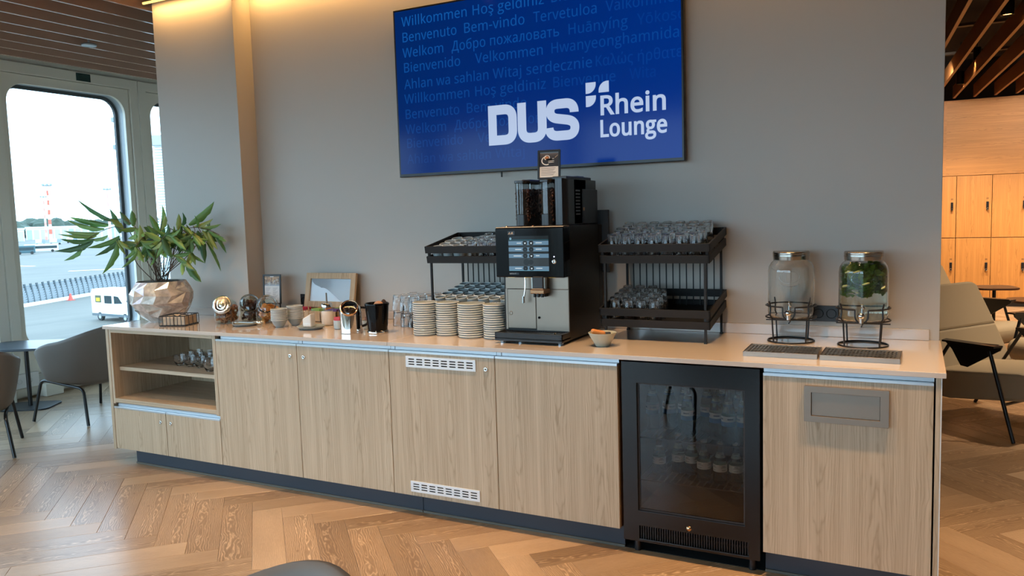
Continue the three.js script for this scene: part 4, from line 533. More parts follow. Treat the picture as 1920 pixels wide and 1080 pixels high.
  const pk = (x, z, l, col, n) => { for (let k = 0; k < n; k++) { const o = solo('sugar_packet', `${l}, ${ORD[n - k]} from the front`, 'packet', bx(-0.018, 0.018, 0, 0.05, -0.0015, 0.0015, 0.0006), S(col, 0.5), [x + rr(-0.005, 0.005), T + 0.018, z - 0.012 + k * 0.008], rr(-0.4, 0.4), l + ' packets'); o.rotation.x = -0.1; } };
  solo('small_cup', 'small ribbed grey cup with red packets, left of the chrome pitcher', 'cup', cg, mStoneware, [1.545, T, -0.3]); pk(1.545, -0.3, 'red sugar packet in the cup left of the chrome pitcher', '#d03a44', 4);
  solo('small_cup', 'small grey cup with brown packets between the chrome pitcher and the black bin', 'cup', cg, mStoneware, [1.712, T, -0.345]); pk(1.712, -0.345, 'brown sugar packet in the cup right of the chrome pitcher', '#7a4a36', 3);
  solo('coffee_bag', 'dark purple packet standing behind the red-packet cup', 'packet', new RoundedBoxGeometry(0.055, 0.11, 0.03, 2, 0.008).translate(0, 0.055, 0), S('#2a1e33', 0.35), [1.505, T, -0.4], 0.2);
}
{ // chrome pitcher with a slanted mouth
  const t = thing('chrome_pitcher', 'shiny chrome insulated pitcher with a slanted round mouth', 'pitcher', [1.715, T, -0.2], 0.5), tl = M4(0.0, 0.122, 0.018, 0.85, 0, 0);
  part('vessel', lathe([[0, 0], [0.056, 0], [0.058, 0.003], [0.058, 0.108], [0.0585, 0.11], [0.0585, 0.114], [0.056, 0.116], [0.054, 0.135], [0.042, 0.15], [0, 0.152]], 44), mChrome, t);
  part('mouth', lathe([[0.044, -0.015], [0.046, 0.02], [0.049, 0.031], [0.047, 0.035], [0.042, 0.03], [0.038, 0.0], [0.0, -0.004]], 40).applyMatrix4(tl), S('#d8b18c', 0.08, 1), t); part('mouth_inside', lathe([[0.0415, 0.0285], [0.0375, 0.001], [0, -0.002]], 32).applyMatrix4(tl), mDark, t);
  part('handle', pipe([[0.045, 0.135, -0.02], [0.085, 0.13, -0.035], [0.085, 0.04, -0.035], [0.052, 0.03, -0.022]], 0.007, 0.02), mBlackSatin, t);
  const b = thing('table_bin', 'glossy black tabletop bin with a steel foot ring', 'bin', [1.862, T, -0.238]); part('bin_body', lathe([[0.052, 0.014], [0.0635, 0.148], [0.066, 0.15], [0.066, 0.16], [0.062, 0.163], [0.06, 0.158], [0.05, 0.02]], 40), mBlackGloss, b); part('foot_ring', lathe([[0, 0.0], [0.054, 0.0], [0.056, 0.003], [0.056, 0.014], [0.05, 0.016]], 40), mChrome, b); part('inner', lathe([[0.059, 0.15], [0.05, 0.03], [0, 0.03]], 32), mDark, b);
  const w = thing('crumpled_wrappers', 'crumpled wrappers sticking out of the black tabletop bin', 'wrapper', [1.862, T, -0.238]); part('wrapper', new THREE.IcosahedronGeometry(0.028, 1).scale(1, 0.7, 0.6).translate(0.02, 0.155, 0.01), S('#b8896a', 0.6, 0, { flatShading: true }), w); part('wrapper', new THREE.IcosahedronGeometry(0.022, 1).scale(0.7, 1, 0.6).translate(0.035, 0.16, -0.015), S('#3a2a26', 0.5, 0, { flatShading: true }), w);
}
// ---------- stacks of saucers
{
  const g = (r) => { const q = lathe([[0, 0.0015], [r * 0.9, 0.0], [r * 0.955, 0.0012], [r * 0.972, 0.005], [r * 0.997, 0.0062], [r, 0.009], [r * 0.99, 0.0106], [r * 0.965, 0.011], [r * 0.93, 0.006], [0, 0.005]], 56), p = q.attributes.position; for (let i = 0; i < p.count; i++) { const x = p.getX(i), z = p.getZ(i), a = Math.atan2(z, x), k = Math.hypot(x, z) > r * 0.95 ? 1 + 0.004 * Math.cos(a * 28) : 1; p.setX(i, x * k); p.setZ(i, z * k); } q.computeVertexNormals(); return q; };
  const small = g(0.0615), big = g(0.0695), wide = g(0.0643), S4 = [[2.154, -0.262, wide, 'first (window-side)'], [2.272, -0.29, small, 'second'], [2.432, -0.262, big, 'third, widest'], [2.571, -0.26, small, 'fourth, machine-side']];
  for (const [x, z, geo, w] of S4) { let root = null; for (let k = 0; k < 15; k++) { const l = `grey saucer, ${k === 14 ? 'topmost' : k === 0 ? 'lowest' : ORD[15 - k] + ' from top'} of the ${w} saucer stack`, gr = `saucers of the ${w} stack`, p = [x + rr(-0.0012, 0.0012), T + k * 0.01145, z + rr(-0.0012, 0.0012)]; if (root) copy(root, p, k * 0.9, l, gr); else { root = thing('saucer', l, 'saucer', p, 0, gr); part('dish', geo, mStonewareDark, root); part('rim', new THREE.TorusGeometry((geo === big ? 0.0695 : geo === wide ? 0.0643 : 0.0615) * 0.989, 0.0019, 6, 48).rotateX(Math.PI / 2).translate(0, 0.0098, 0), mRim, root); } } }
}
// glasses: thick ribbed tumblers, upside down
const tumbler = (r0, r1, h, n = 10) => { const g = lathe([[0, 0.0], [r0 * 0.93, 0.0], [r0, 0.003], [(r0 + r1) / 2, h * 0.55], [r1, h - 0.0015], [r1 - 0.001, h], [r1 - 0.0025, h - 0.001], [(r0 + r1) / 2 - 0.003, h * 0.55], [r0 - 0.005, 0.014], [0, 0.012]], 40), p = g.attributes.position; for (let i = 0; i < p.count; i++) { const x = p.getX(i), y = p.getY(i), z = p.getZ(i), k = 1 + (y < h * 0.75 ? 0.03 : 0.0) * Math.cos(Math.atan2(z, x) * n); p.setX(i, x * k); p.setZ(i, z * k); } g.computeVertexNormals(); return g; };
const flip = (g, h) => g.rotateX(Math.PI).translate(0, h, 0);
const gTall = flip(tumbler(0.027, 0.0335, 0.088), 0.088), gTum = flip(tumbler(0.0225, 0.0305, 0.122), 0.122);
{
  let root = null; const cols = [[1.8, -0.52], [1.872, -0.49], [1.944, -0.475]];
  for (let r = 0; r < 4; r++) cols.forEach(([x, z], c) => { for (const k of [0, 1]) { const l = `${k ? 'upper' : 'lower'} tumbler of a pair beside the bin, ${['front', 'second', 'third', 'back'][r]} row, ${['window-side', 'middle', 'saucer-side'][c]} column`, p = [x + r * 0.008, T + k * 0.0885, z - r * 0.0685]; if (p[2] < -0.69) continue; if (root) copy(root, p, k + r, l, 'tumblers stacked beside the bin'); else root = solo('glass', l, 'glass', gTall, mGlass, p, 0, 'tumblers stacked beside the bin'); } });
  // handled glass cups in the open shelf
  const cup = lathe([[0, 0], [0.02, 0], [0.024, 0.006], [0.036, 0.03], [0.039, 0.065], [0.0375, 0.0655], [0.0345, 0.032], [0.021, 0.01], [0, 0.006]], 32), hd = tube([[0.036, 0.055, 0], [0.056, 0.055, 0], [0.06, 0.035, 0], [0.032, 0.02, 0]], 0.0042, 24, false, 8);
  let m0 = null; [[0.36, -0.2, 2.6], [0.455, -0.195, 2.6], [0.55, -0.19, 2.5], [0.645, -0.185, 2.6], [0.33, -0.29, 2.4], [0.42, -0.285, 2.0], [0.51, -0.28, 2.4], [0.71, -0.12, 2.9], [0.3, -0.38, 2], [0.4, -0.375, 1]].forEach(([x, z, a], i) => { const l = 'glass cup with handle on the open shelf, ' + ['leftmost at the front', 'second from the left at the front', 'third from the left at the front', 'fourth from the left at the front', 'leftmost in the second row', 'middle of the second row', 'right end of the second row', 'nearest the shelf edge at the far right', 'left one in the back row', 'right one in the back row'][i]; if (m0) copy(m0, [x, 0.617, z], a, l, 'glass cups on the open shelf'); else { m0 = thing('glass_cup', l, 'cup', [x, 0.617, z], a, 'glass cups on the open shelf'); part('vessel', cup, mGlass, m0); part('handle', hd, mGlass, m0); } });
}
// ---------- two black racks with sloping crates
const SL = Math.atan(0.066 / 0.352); // crates rise towards the wall
{
  const rack = (label, x0) => {
    const t = thing('display_rack', label, 'rack', [x0, T, 0]), w = 0.477, zf = -0.374, zb = -0.7, q = 0.0055;
    for (const [x, z, h] of [[0, zf, 0.405], [w, zf, 0.405], [0, zb, 0.44], [w, zb, 0.44]]) { const l = part('leg', bx(x - q, x + q, 0.006, h, z - q, z + q, 0.001), mRack, t); part('foot', bx(x - q * 1.3, x + q * 1.3, 0, 0.008, z - q * 1.3, z + q * 1.3, 0.001), mRack, l); }
    for (let k = 1; k < 14; k++) part('back_bar', bx(w * k / 14 - 0.0024, w * k / 14 + 0.0024, 0.1, 0.42, zb - 0.003, zb + 0.003, 0), mRack, t);
    part('cross_rail', [bx(0, w, 0.095, 0.103, zb - 0.004, zb + 0.004, 0), ...[0, w].map((x) => bar([x, 0.075, zf], [x, 0.135, zb], 0.008, 0.008)), ...[0, w].map((x) => bar([x, 0.372, zf], [x, 0.434, zb], 0.008, 0.008))], mRack, t);
    for (const y of [0.064, 0.366]) { // a crate of two boards a side, front lower than back
      const c = new THREE.Group(); c.name = 'crate'; c.position.set(0, y, zf + 0.006); c.rotation.x = SL; t.add(c); const x0 = -0.022, x1 = w + 0.022, d = -0.355;
      for (const [a, b] of [[0, 0.037], [0.054, 0.091]]) { const e = a ? 0.004 : 0; mesh('board', bx(x0 - e, x1 + e, a, b, -0.008, 0, 0.001), mRack, c); mesh('board', bx(x0 - e, x1 + e, a, b, d, d + 0.008, 0.001), mRack, c); mesh('board', bx(x0 - e, x0 + 0.008 - e, a, b, d, 0, 0.001), mRack, c); mesh('board', bx(x1 - 0.008 + e, x1 + e, a, b, d, 0, 0.001), mRack, c); }
      mesh('crate_floor', bx(x0 + 0.008, x1 - 0.008, 0.004, 0.012, d + 0.008, -0.008, 0), mRack, c); mesh('corner_block', [[x0 + 0.012, -0.014], [x1 - 0.012, -0.014], [x0 + 0.012, d + 0.014], [x1 - 0.012, d + 0.014]].map(([x, z]) => bx(x - 0.006, x + 0.006, 0.01, 0.085, z - 0.006, z + 0.006, 0)), mRack, c);
    }
    return t;
  };
  rack('black metal rack with sloping crates of cups, left of the coffee machine', 2.131); rack('black metal rack with sloping crates of tumblers, right of the coffee machine', 3.112);
  const inCrate = (x0, y, lx, lz, ly = 0.0125) => [x0 + lx, T + y + ly * Math.cos(SL) - lz * Math.sin(SL) * -1 * -1, -0.368 + lz * Math.cos(SL) + ly * Math.sin(SL)];
  // y of a point at local depth lz (negative = towards the wall) on a crate floor
  const at = (x0, y, lx, lz) => [x0 + lx, T + y + 0.0125 * Math.cos(SL) - lz * Math.sin(SL), -0.368 + lz * Math.cos(SL) + 0.0125 * Math.sin(SL)];
  const place = (root, pos, turn, label, group) => { const o = copy(root, pos, turn, label, group); o.rotation.set(SL, 0, 0); return o; };
  const rowN = ['front', 'second', 'third', 'fourth', 'back'];
  const tum = solo('glass', 'x', 'glass', gTum, mGlass); let first = true;
  const putG = (pos, label, group, sy = 1) => { if (first) { tum.position.set(...pos); tum.rotation.x = SL; tum.userData.label = label; tum.userData.group = group; first = false; } else place(tum, pos, 0, label, group).scale.y = sy; };
  for (let r = 0; r < 5; r++) for (let c = 0; c < 7; c++) putG(at(3.112, 0.366, 0.034 + c * 0.0655 + (r % 2) * 0.012, -0.045 - r * 0.064), `tumbler in the upper crate of the right rack, ${rowN[r]} row, ${ORD[c + 1]} from the machine`, 'tumblers in the upper crate of the right rack');
  for (let r = 0; r < 4; r++) for (let c = 0; c < 4 - (r > 2 ? 1 : 0); c++) putG(at(3.112, 0.064, 0.041 + c * 0.064, -0.045 - r * 0.066), `tumbler in the lower crate of the right rack, ${rowN[r]} row, ${ORD[c + 1]} from the machine`, 'tumblers in the lower crate of the right rack');
  for (let r = 0; r < 4; r++) for (let c = 0; c < 3; c++) putG(at(2.131, 0.366, 0.235 + c * 0.066, -0.045 - r * 0.066), `tumbler in the upper left crate, ${rowN[r]} row, ${ORD[c + 1]} right of the cups`, 'tumblers in the upper crate of the left rack', 0.76);
  // stoneware cups, open side up
  const cup = lathe([[0, 0.0], [0.024, 0.0], [0.027, 0.003], [0.0295, 0.03], [0.0305, 0.068], [0.0295, 0.0695], [0.0275, 0.068], [0.026, 0.03], [0.023, 0.008], [0, 0.007]], 32), rim = new THREE.TorusGeometry(0.029, 0.0016, 8, 32).rotateX(Math.PI / 2).translate(0, 0.069, 0);
  const cr = thing('stoneware_cup', 'x', 'cup'); part('vessel', cup, mStonewareDark, cr); part('rim', rim, mRim, cr); let f2 = true;
  const putC = (pos, label, group) => { if (f2) { cr.position.set(...pos); cr.rotation.x = SL; cr.userData.label = label; cr.userData.group = group; f2 = false; } else place(cr, pos, 0, label, group); };
  for (let r = 0; r < 4; r++) for (let c = 0; c < 3; c++) putC(at(2.131, 0.366, 0.03 + c * 0.064 + (r % 2) * 0.006, -0.042 - r * 0.066), `grey cup in the upper left crate, ${rowN[r]} row, ${ORD[c + 1]} from the left`, 'cups in the upper crate of the left rack');
  for (let r = 0; r < 5; r++) for (let c = 0; c < 7; c++) for (const k of [0, 1]) { const p = at(2.131, 0.064, 0.04 + c * 0.066 + (r % 2) * 0.004, -0.042 - r * 0.066); putC([p[0], p[1] + k * 0.034 * Math.cos(SL), p[2] + k * 0.034 * Math.sin(SL)], `${k ? 'upper' : 'lower'} grey cup of a pair, lower left crate, ${rowN[r]} row, ${ORD[c + 1]} from the left`, 'cups in the lower crate of the left rack'); }
}
// ---------- coffee machine
{
  const t = thing('coffee_machine', 'large black and steel coffee machine with a lit touch screen', 'coffee machine', [2.64, T, -0.12]), K = mBlackSatin, W = 0.352, bz = -0.5;
  part('case', [bx(0.006, W - 0.002, 0.012, 0.552, bz, -0.1, 0.003), bx(0.02, W - 0.012, 0.5, 0.555, bz, -0.1, 0.003)], S('#1a1918', 0.38, 0.3), t);
  part('side_trim', bx(W - 0.006, W - 0.001, 0.03, 0.55, -0.1, -0.094, 0.001), S('#5a4a3c', 0.3, 0.8), t);
  const head = part('head', new RoundedBoxGeometry(0.357, 0.235, 0.075, 3, 0.006).translate(0.1745, 0.4305, -0.078), mBlackGloss, t);
  part('top_edge', bx(0.0, 0.352, 0.548, 0.5525, -0.114, -0.042, 0.001), S('#b98a64', 0.25, 0.9), t); for (const x of [0.05, 0.19]) part('rest_stud', lathe([[0.007, 0.5525], [0.007, 0.556], [0, 0.558]], 14).translate(x, 0, -0.06), S('#b98a64', 0.25, 0.9), t);
  const scr = canvas(700, 560, (c, w, h) => {
    c.fillStyle = '#242a2e'; c.fillRect(0, 0, w, h); c.fillStyle = '#11171c'; c.fillRect(0, 0, w, 66); c.fillStyle = '#34b2d0'; c.fillRect(0, 62, w, 3); c.fillStyle = '#9fd3ea'; c.beginPath(); c.arc(36, 40, 18, 0, 7); c.fill(); c.fillStyle = '#11171c'; c.fillRect(31, 32, 10, 12);
    for (const y of [80, 182, 286, 486]) { c.fillStyle = '#6f93ad'; c.fillRect(0, y, w, 66); c.fillStyle = '#101419'; for (const x of [292, 400]) { c.beginPath(); c.arc(x, y + 33, 43, 0, 7); c.fill(); c.strokeStyle = '#5b656c'; c.lineWidth = 4; c.beginPath(); c.arc(x, y + 33, 39, 0, 7); c.stroke(); c.fillStyle = y === 80 || (x === 400 && y > 200) ? '#dfeaf0' : '#39444b'; c.beginPath(); c.moveTo(x - 17, y + 24); c.lineTo(x + 17, y + 24); c.lineTo(x + 9, y + 50); c.lineTo(x - 9, y + 50); c.fill(); c.fillStyle = '#101419'; } c.fillStyle = '#e8f4fa'; const l = [80, 110, 140, 120][[80, 182, 286, 486].indexOf(y)]; c.fillRect(226 - l, y + 27, l, 13); c.fillRect(476, y + 25, [110, 105, 64, 110][[80, 182, 286, 486].indexOf(y)], 13); }
    c.fillStyle = '#3c444a'; c.fillRect(0, 360, w, 118); c.fillStyle = '#272e33'; c.beginPath(); c.arc(310, 420, 52, 0, 7); c.arc(390, 420, 42, 0, 7); c.fill(); c.fillStyle = '#7cc0da'; c.fillRect(0, 553, w, 7);
  });
  const d = part('touch_screen', new THREE.PlaneGeometry(0.208, 0.164).translate(0.172, 0.4265, -0.0402), new THREE.MeshPhysicalMaterial({ color: 0x050506, roughness: 0.08, emissive: 0xffffff, emissiveMap: scr, emissiveIntensity: 0.75 }), head);
  const logo = canvas(256, 128, (c, w, h) => { c.clearRect(0, 0, w, h); c.fillStyle = '#0a0a0b'; c.fillRect(0, 0, w, h); c.fillStyle = '#c9a57c'; c.beginPath(); c.moveTo(10, 84); c.quadraticCurveTo(60, 50, 78, 14); c.lineTo(88, 84); c.fill(); c.beginPath(); c.moveTo(98, 84); c.quadraticCurveTo(150, 50, 172, 14); c.lineTo(200, 84); c.fill(); c.fillRect(10, 98, 192, 7); });
  part('emblem', new THREE.PlaneGeometry(0.036, 0.018).translate(0.083, 0.523, -0.0402), S('#ffffff', 0.3, 0, { map: logo }), head);
  const nm = canvas(256, 48, (c, w, h) => { c.fillStyle = '#0a0a0b'; c.fillRect(0, 0, w, h); c.fillStyle = '#b9b9b9'; c.font = '40px sans-serif'; c.fillText('caffina XT', 8, 38); }); part('lettering', new THREE.PlaneGeometry(0.05, 0.0094).translate(0.094, 0.331, -0.0402), S('#ffffff', 0.3, 0, { map: nm }), head);
  part('key_lock', lathe([[0, 0.002], [0.004, 0.002], [0.0045, 0.005], [0.009, 0.006], [0.0115, 0]], 20).rotateX(Math.PI / 2).translate(0.303, 0.388, -0.0405), mChrome, head); part('status_light', new THREE.CircleGeometry(0.003, 12).translate(0.303, 0.411, -0.0403), S('#ffffff', 0.5, 0, { emissive: 0xcfd8ff, emissiveIntensity: 3 }), head);
  // front plates
  part('front_plate', bx(0.018, W - 0.004, 0.254, 0.313, -0.1, -0.094, 0.001), mSteel, t); const door = part('front_door', bx(0.028, 0.178, 0.062, 0.252, -0.1, -0.092, 0.0015), mSteel, t); part('left_edge', bx(0.016, 0.0265, 0.055, 0.254, -0.1, -0.094, 0.001), mSteel, t); part('front_plate', bx(0.18, W - 0.004, 0.055, 0.2525, -0.1, -0.0935, 0.001), mSteel, t); part('door_knob', new THREE.TorusGeometry(0.008, 0.0015, 8, 20).translate(0.044, 0.135, -0.0915), mSteel, door);
  part('lock', cyl(0.006, 0.006, 0, 0.004, 14).rotateX(Math.PI / 2).translate(0.195, 0.117, -0.0935), mBlackGloss, t);
  for (const x of [0.05, 0.14, 0.262]) part('work_light', bx(x, x + 0.035, 0.3115, 0.3135, -0.085, -0.06, 0), S('#fff0b0', 0.5, 0, { emissive: 0xffd060, emissiveIntensity: 1.6 }), head);
  part('milk_wand', tube([[0.134, 0.318, -0.07], [0.137, 0.29, -0.068], [0.137, 0.25, -0.064], [0.133, 0.215, -0.058], [0.131, 0.2, -0.055]], 0.0042, 24), mChrome, t); part('wand_tip', cyl(0.0075, 0.006, 0.19, 0.222, 14).translate(0.1305, 0, -0.055), mChrome, t);
  const sp = part('spout', new RoundedBoxGeometry(0.058, 0.062, 0.06, 3, 0.008).translate(0.218, 0.288, -0.065), S('#26282b', 0.4), t); part('spout_edge', [bx(0.183, 0.189, 0.258, 0.314, -0.06, -0.04, 0.001), bx(0.247, 0.253, 0.258, 0.314, -0.06, -0.04, 0.001)], mChrome, sp); part('spout_band', [new RoundedBoxGeometry(0.073, 0.02, 0.075, 2, 0.004).translate(0.218, 0.247, -0.062), bx(0.188, 0.248, 0.2575, 0.263, -0.036, -0.03, 0.001)], S('#a77d5c', 0.3, 0.9), sp); part('nozzles', [-0.02, 0, 0.02].flatMap((x) => [-0.03, -0.06, -0.08].map((z) => cyl(0.007, 0.006, 0.222, 0.24, 10).translate(0.223 + x, 0, z))), mBlack, sp);
  // drip tray
  const tr = part('drip_tray', [bx(0.0, W - 0.002, 0.012, 0.03, -0.1, 0.0, 0.002), bx(0, W - 0.002, 0.02, 0.0525, -0.012, 0, 0.002), bx(0, 0.012, 0.02, 0.0525, -0.1, 0, 0.002), bx(W - 0.014, W - 0.002, 0.02, 0.0525, -0.1, 0, 0.002)], S('#1b1d20', 0.4), t), gr = []; for (let k = 0; k < 27; k++) gr.push(bx(0.016 + k * 0.0119, 0.023 + k * 0.0119, 0.0455, 0.0495, -0.096, -0.014, 0)); for (const z of [-0.09, -0.055, -0.02]) gr.push(bx(0.014, W - 0.016, 0.044, 0.0475, z - 0.002, z + 0.002, 0)); part('tray_grille', gr, mBlackSatin, tr); part('knob', lathe([[0.008, 0.049], [0.006, 0.055], [0, 0.056]], 14).translate(W - 0.05, 0, -0.03), mChrome, tr);
  for (const [x, z] of [[0.03, -0.03], [0.11, -0.06], [W - 0.03, -0.05], [0.03, bz + 0.04], [W - 0.04, bz + 0.04]]) part('foot', cyl(0.013, 0.015, 0, 0.013, 14).translate(x, 0, z), mAluDull, t);
  part('rear_panel', bx(0.27, W + 0.035, 0.3, 0.622, bz - 0.06, bz - 0.045, 0.002), S('#2b2b2c', 0.5), t); part('rear_case', bx(0.05, W - 0.002, 0.1, 0.548, bz - 0.045, bz, 0.002), S('#1a1918', 0.45), t);
  // bean hoppers and the powder box
  const beanG = new THREE.SphereGeometry(0.0052, 7, 5).scale(1.35, 0.75, 1), hs = (w) => { const s = new THREE.Shape(), r = w / 2; s.moveTo(-r, 0.2); s.lineTo(-r, 0.012); s.quadraticCurveTo(-r * 0.9, -0.022, 0, -0.026); s.quadraticCurveTo(r * 0.9, -0.022, r, 0.012); s.lineTo(r, 0.2); s.closePath(); return s; };
  const up = (g, x, y, z) => g.rotateX(-Math.PI / 2).translate(x, y, z); // outline in plan: rounded front towards the room
  const plan = (w, k = 1) => { const s = new THREE.Shape(), r = w / 2 * k, d = 0.22 * k; s.moveTo(-r, d); s.lineTo(-r, 0); s.quadraticCurveTo(-r * 0.85, -r * 0.75, 0, -r * 0.8); s.quadraticCurveTo(r * 0.85, -r * 0.75, r, 0); s.lineTo(r, d); s.closePath(); return s; };
  const lidM = S('#15120f', 0.25);
  const hop = (x, w) => { const h = part('bean_hopper', up(extrude(plan(w), 0.148), x, 0.61, -0.13), glassMat('#cfd3d5', 0, { roughness: 0.03 }), t); part('hopper_lid', [up(extrude(plan(w, 1.03), 0.009, 0.002), x, 0.76, -0.13), bx(x - w * 0.3, x + w * 0.3, 0.768, 0.777, -0.3, -0.17, 0.003)], lidM, h); part('hopper_base', up(extrude(plan(w, 0.95), 0.052), x, 0.556, -0.13), S('#121316', 0.22), h); part('divider', bx(x + w * 0.42, x + w * 0.44, 0.61, 0.755, -0.16, -0.15, 0), mChrome, h);
    const ms = Array.from({ length: 620 }, () => { let q; const face = rnd(); q = face < 0.3 ? [rr(-w * 0.44, w * 0.44), -0.12 - rr(0, 0.01)] : face < 0.75 ? [w * 0.44 - rr(0, 0.006), -rr(0.12, 0.34)] : [rr(-w * 0.43, w * 0.43), -rr(0.13, 0.34)]; return M4(x + q[0], face < 0.75 ? rr(0.572, 0.724) + (q[0] * 0.1) : rr(0.71, 0.73), q[1], rr(0, 3), rr(0, 6), rr(0, 3)); }); const b = new THREE.InstancedMesh(beanG, S('#ffffff', 0.35), ms.length); ms.forEach((m, i) => { b.setMatrixAt(i, m); b.setColorAt(i, new THREE.Color('#4a2a18').multiplyScalar(rr(0.55, 1.25))); }); b.name = 'coffee_beans'; b.userData.kind = 'stuff'; h.add(b);
    part('bean_core', up(extrude(plan(w, 0.84), 0.14), x, 0.575, -0.135), S('#1c0f08', 0.8), h); };
  hop(0.105, 0.074); hop(0.235, 0.072);
  const pb = part('powder_box', [up(extrude(plan(0.07), 0.216), 0.308, 0.556, -0.13), bx(0.274, 0.343, 0.556, 0.77, -0.49, -0.2, 0.003)], S('#101012', 0.18), t); part('powder_lid', [bx(0.272, 0.345, 0.768, 0.782, -0.42, -0.11, 0.003), bx(0.285, 0.332, 0.78, 0.787, -0.36, -0.28, 0.003)], S('#141415', 0.3), pb); part('box_step', bx(0.275, 0.347, 0.556, 0.724, -0.5, -0.3, 0.003), S('#151517', 0.35), pb); part('latch', bx(0.3465, 0.351, 0.62, 0.636, -0.315, -0.3, 0.002), S('#b98a64', 0.3, 0.9), pb);
  const rib = []; for (let k = 0; k < 8; k++) rib.push(bx(0.3435, 0.3455, 0.6 + k * 0.016, 0.608 + k * 0.016, -0.27, -0.215, 0)); part('grip_ribs', rib, K, pb);
}
// bowl with a brush right of the machine
{
  const pr = [[0, 0.003], [0.028, 0.0], [0.031, 0.002], [0.047, 0.03], [0.0635, 0.06], [0.065, 0.063], [0.062, 0.063], [0.044, 0.031], [0.026, 0.008], [0, 0.007]], g = lathe(pr, 64), p = g.attributes.position; for (let i = 0; i < p.count; i++) { const x = p.getX(i), z = p.getZ(i), y = p.getY(i), k = 1 + (y > 0.003 && y < 0.055 ? 0.014 * Math.cos(Math.atan2(z, x) * 24) : 0); p.setX(i, x * k); p.setZ(i, z * k); } g.computeVertexNormals();
  solo('ribbed_bowl', 'single wide ribbed grey bowl standing right of the coffee machine', 'bowl', g, S('#aeb0a2', 0.35), [3.162, T, -0.188]);
  const b = thing('brush', 'small wooden-handled brush lying in the single wide bowl', 'brush', [3.155, T + 0.05, -0.185], 0.5); part('handle', new THREE.CapsuleGeometry(0.012, 0.045, 6, 14).rotateZ(Math.PI / 2 - 0.25).translate(-0.012, 0.014, 0.006), S('#c67f42', 0.5), b); part('bristles', [bx(0.02, 0.045, -0.008, 0.014, -0.012, 0.016, 0.003), bx(0.02, 0.044, -0.02, -0.006, -0.01, 0.014, 0.001)], S('#3a3e44', 0.7), b);
}
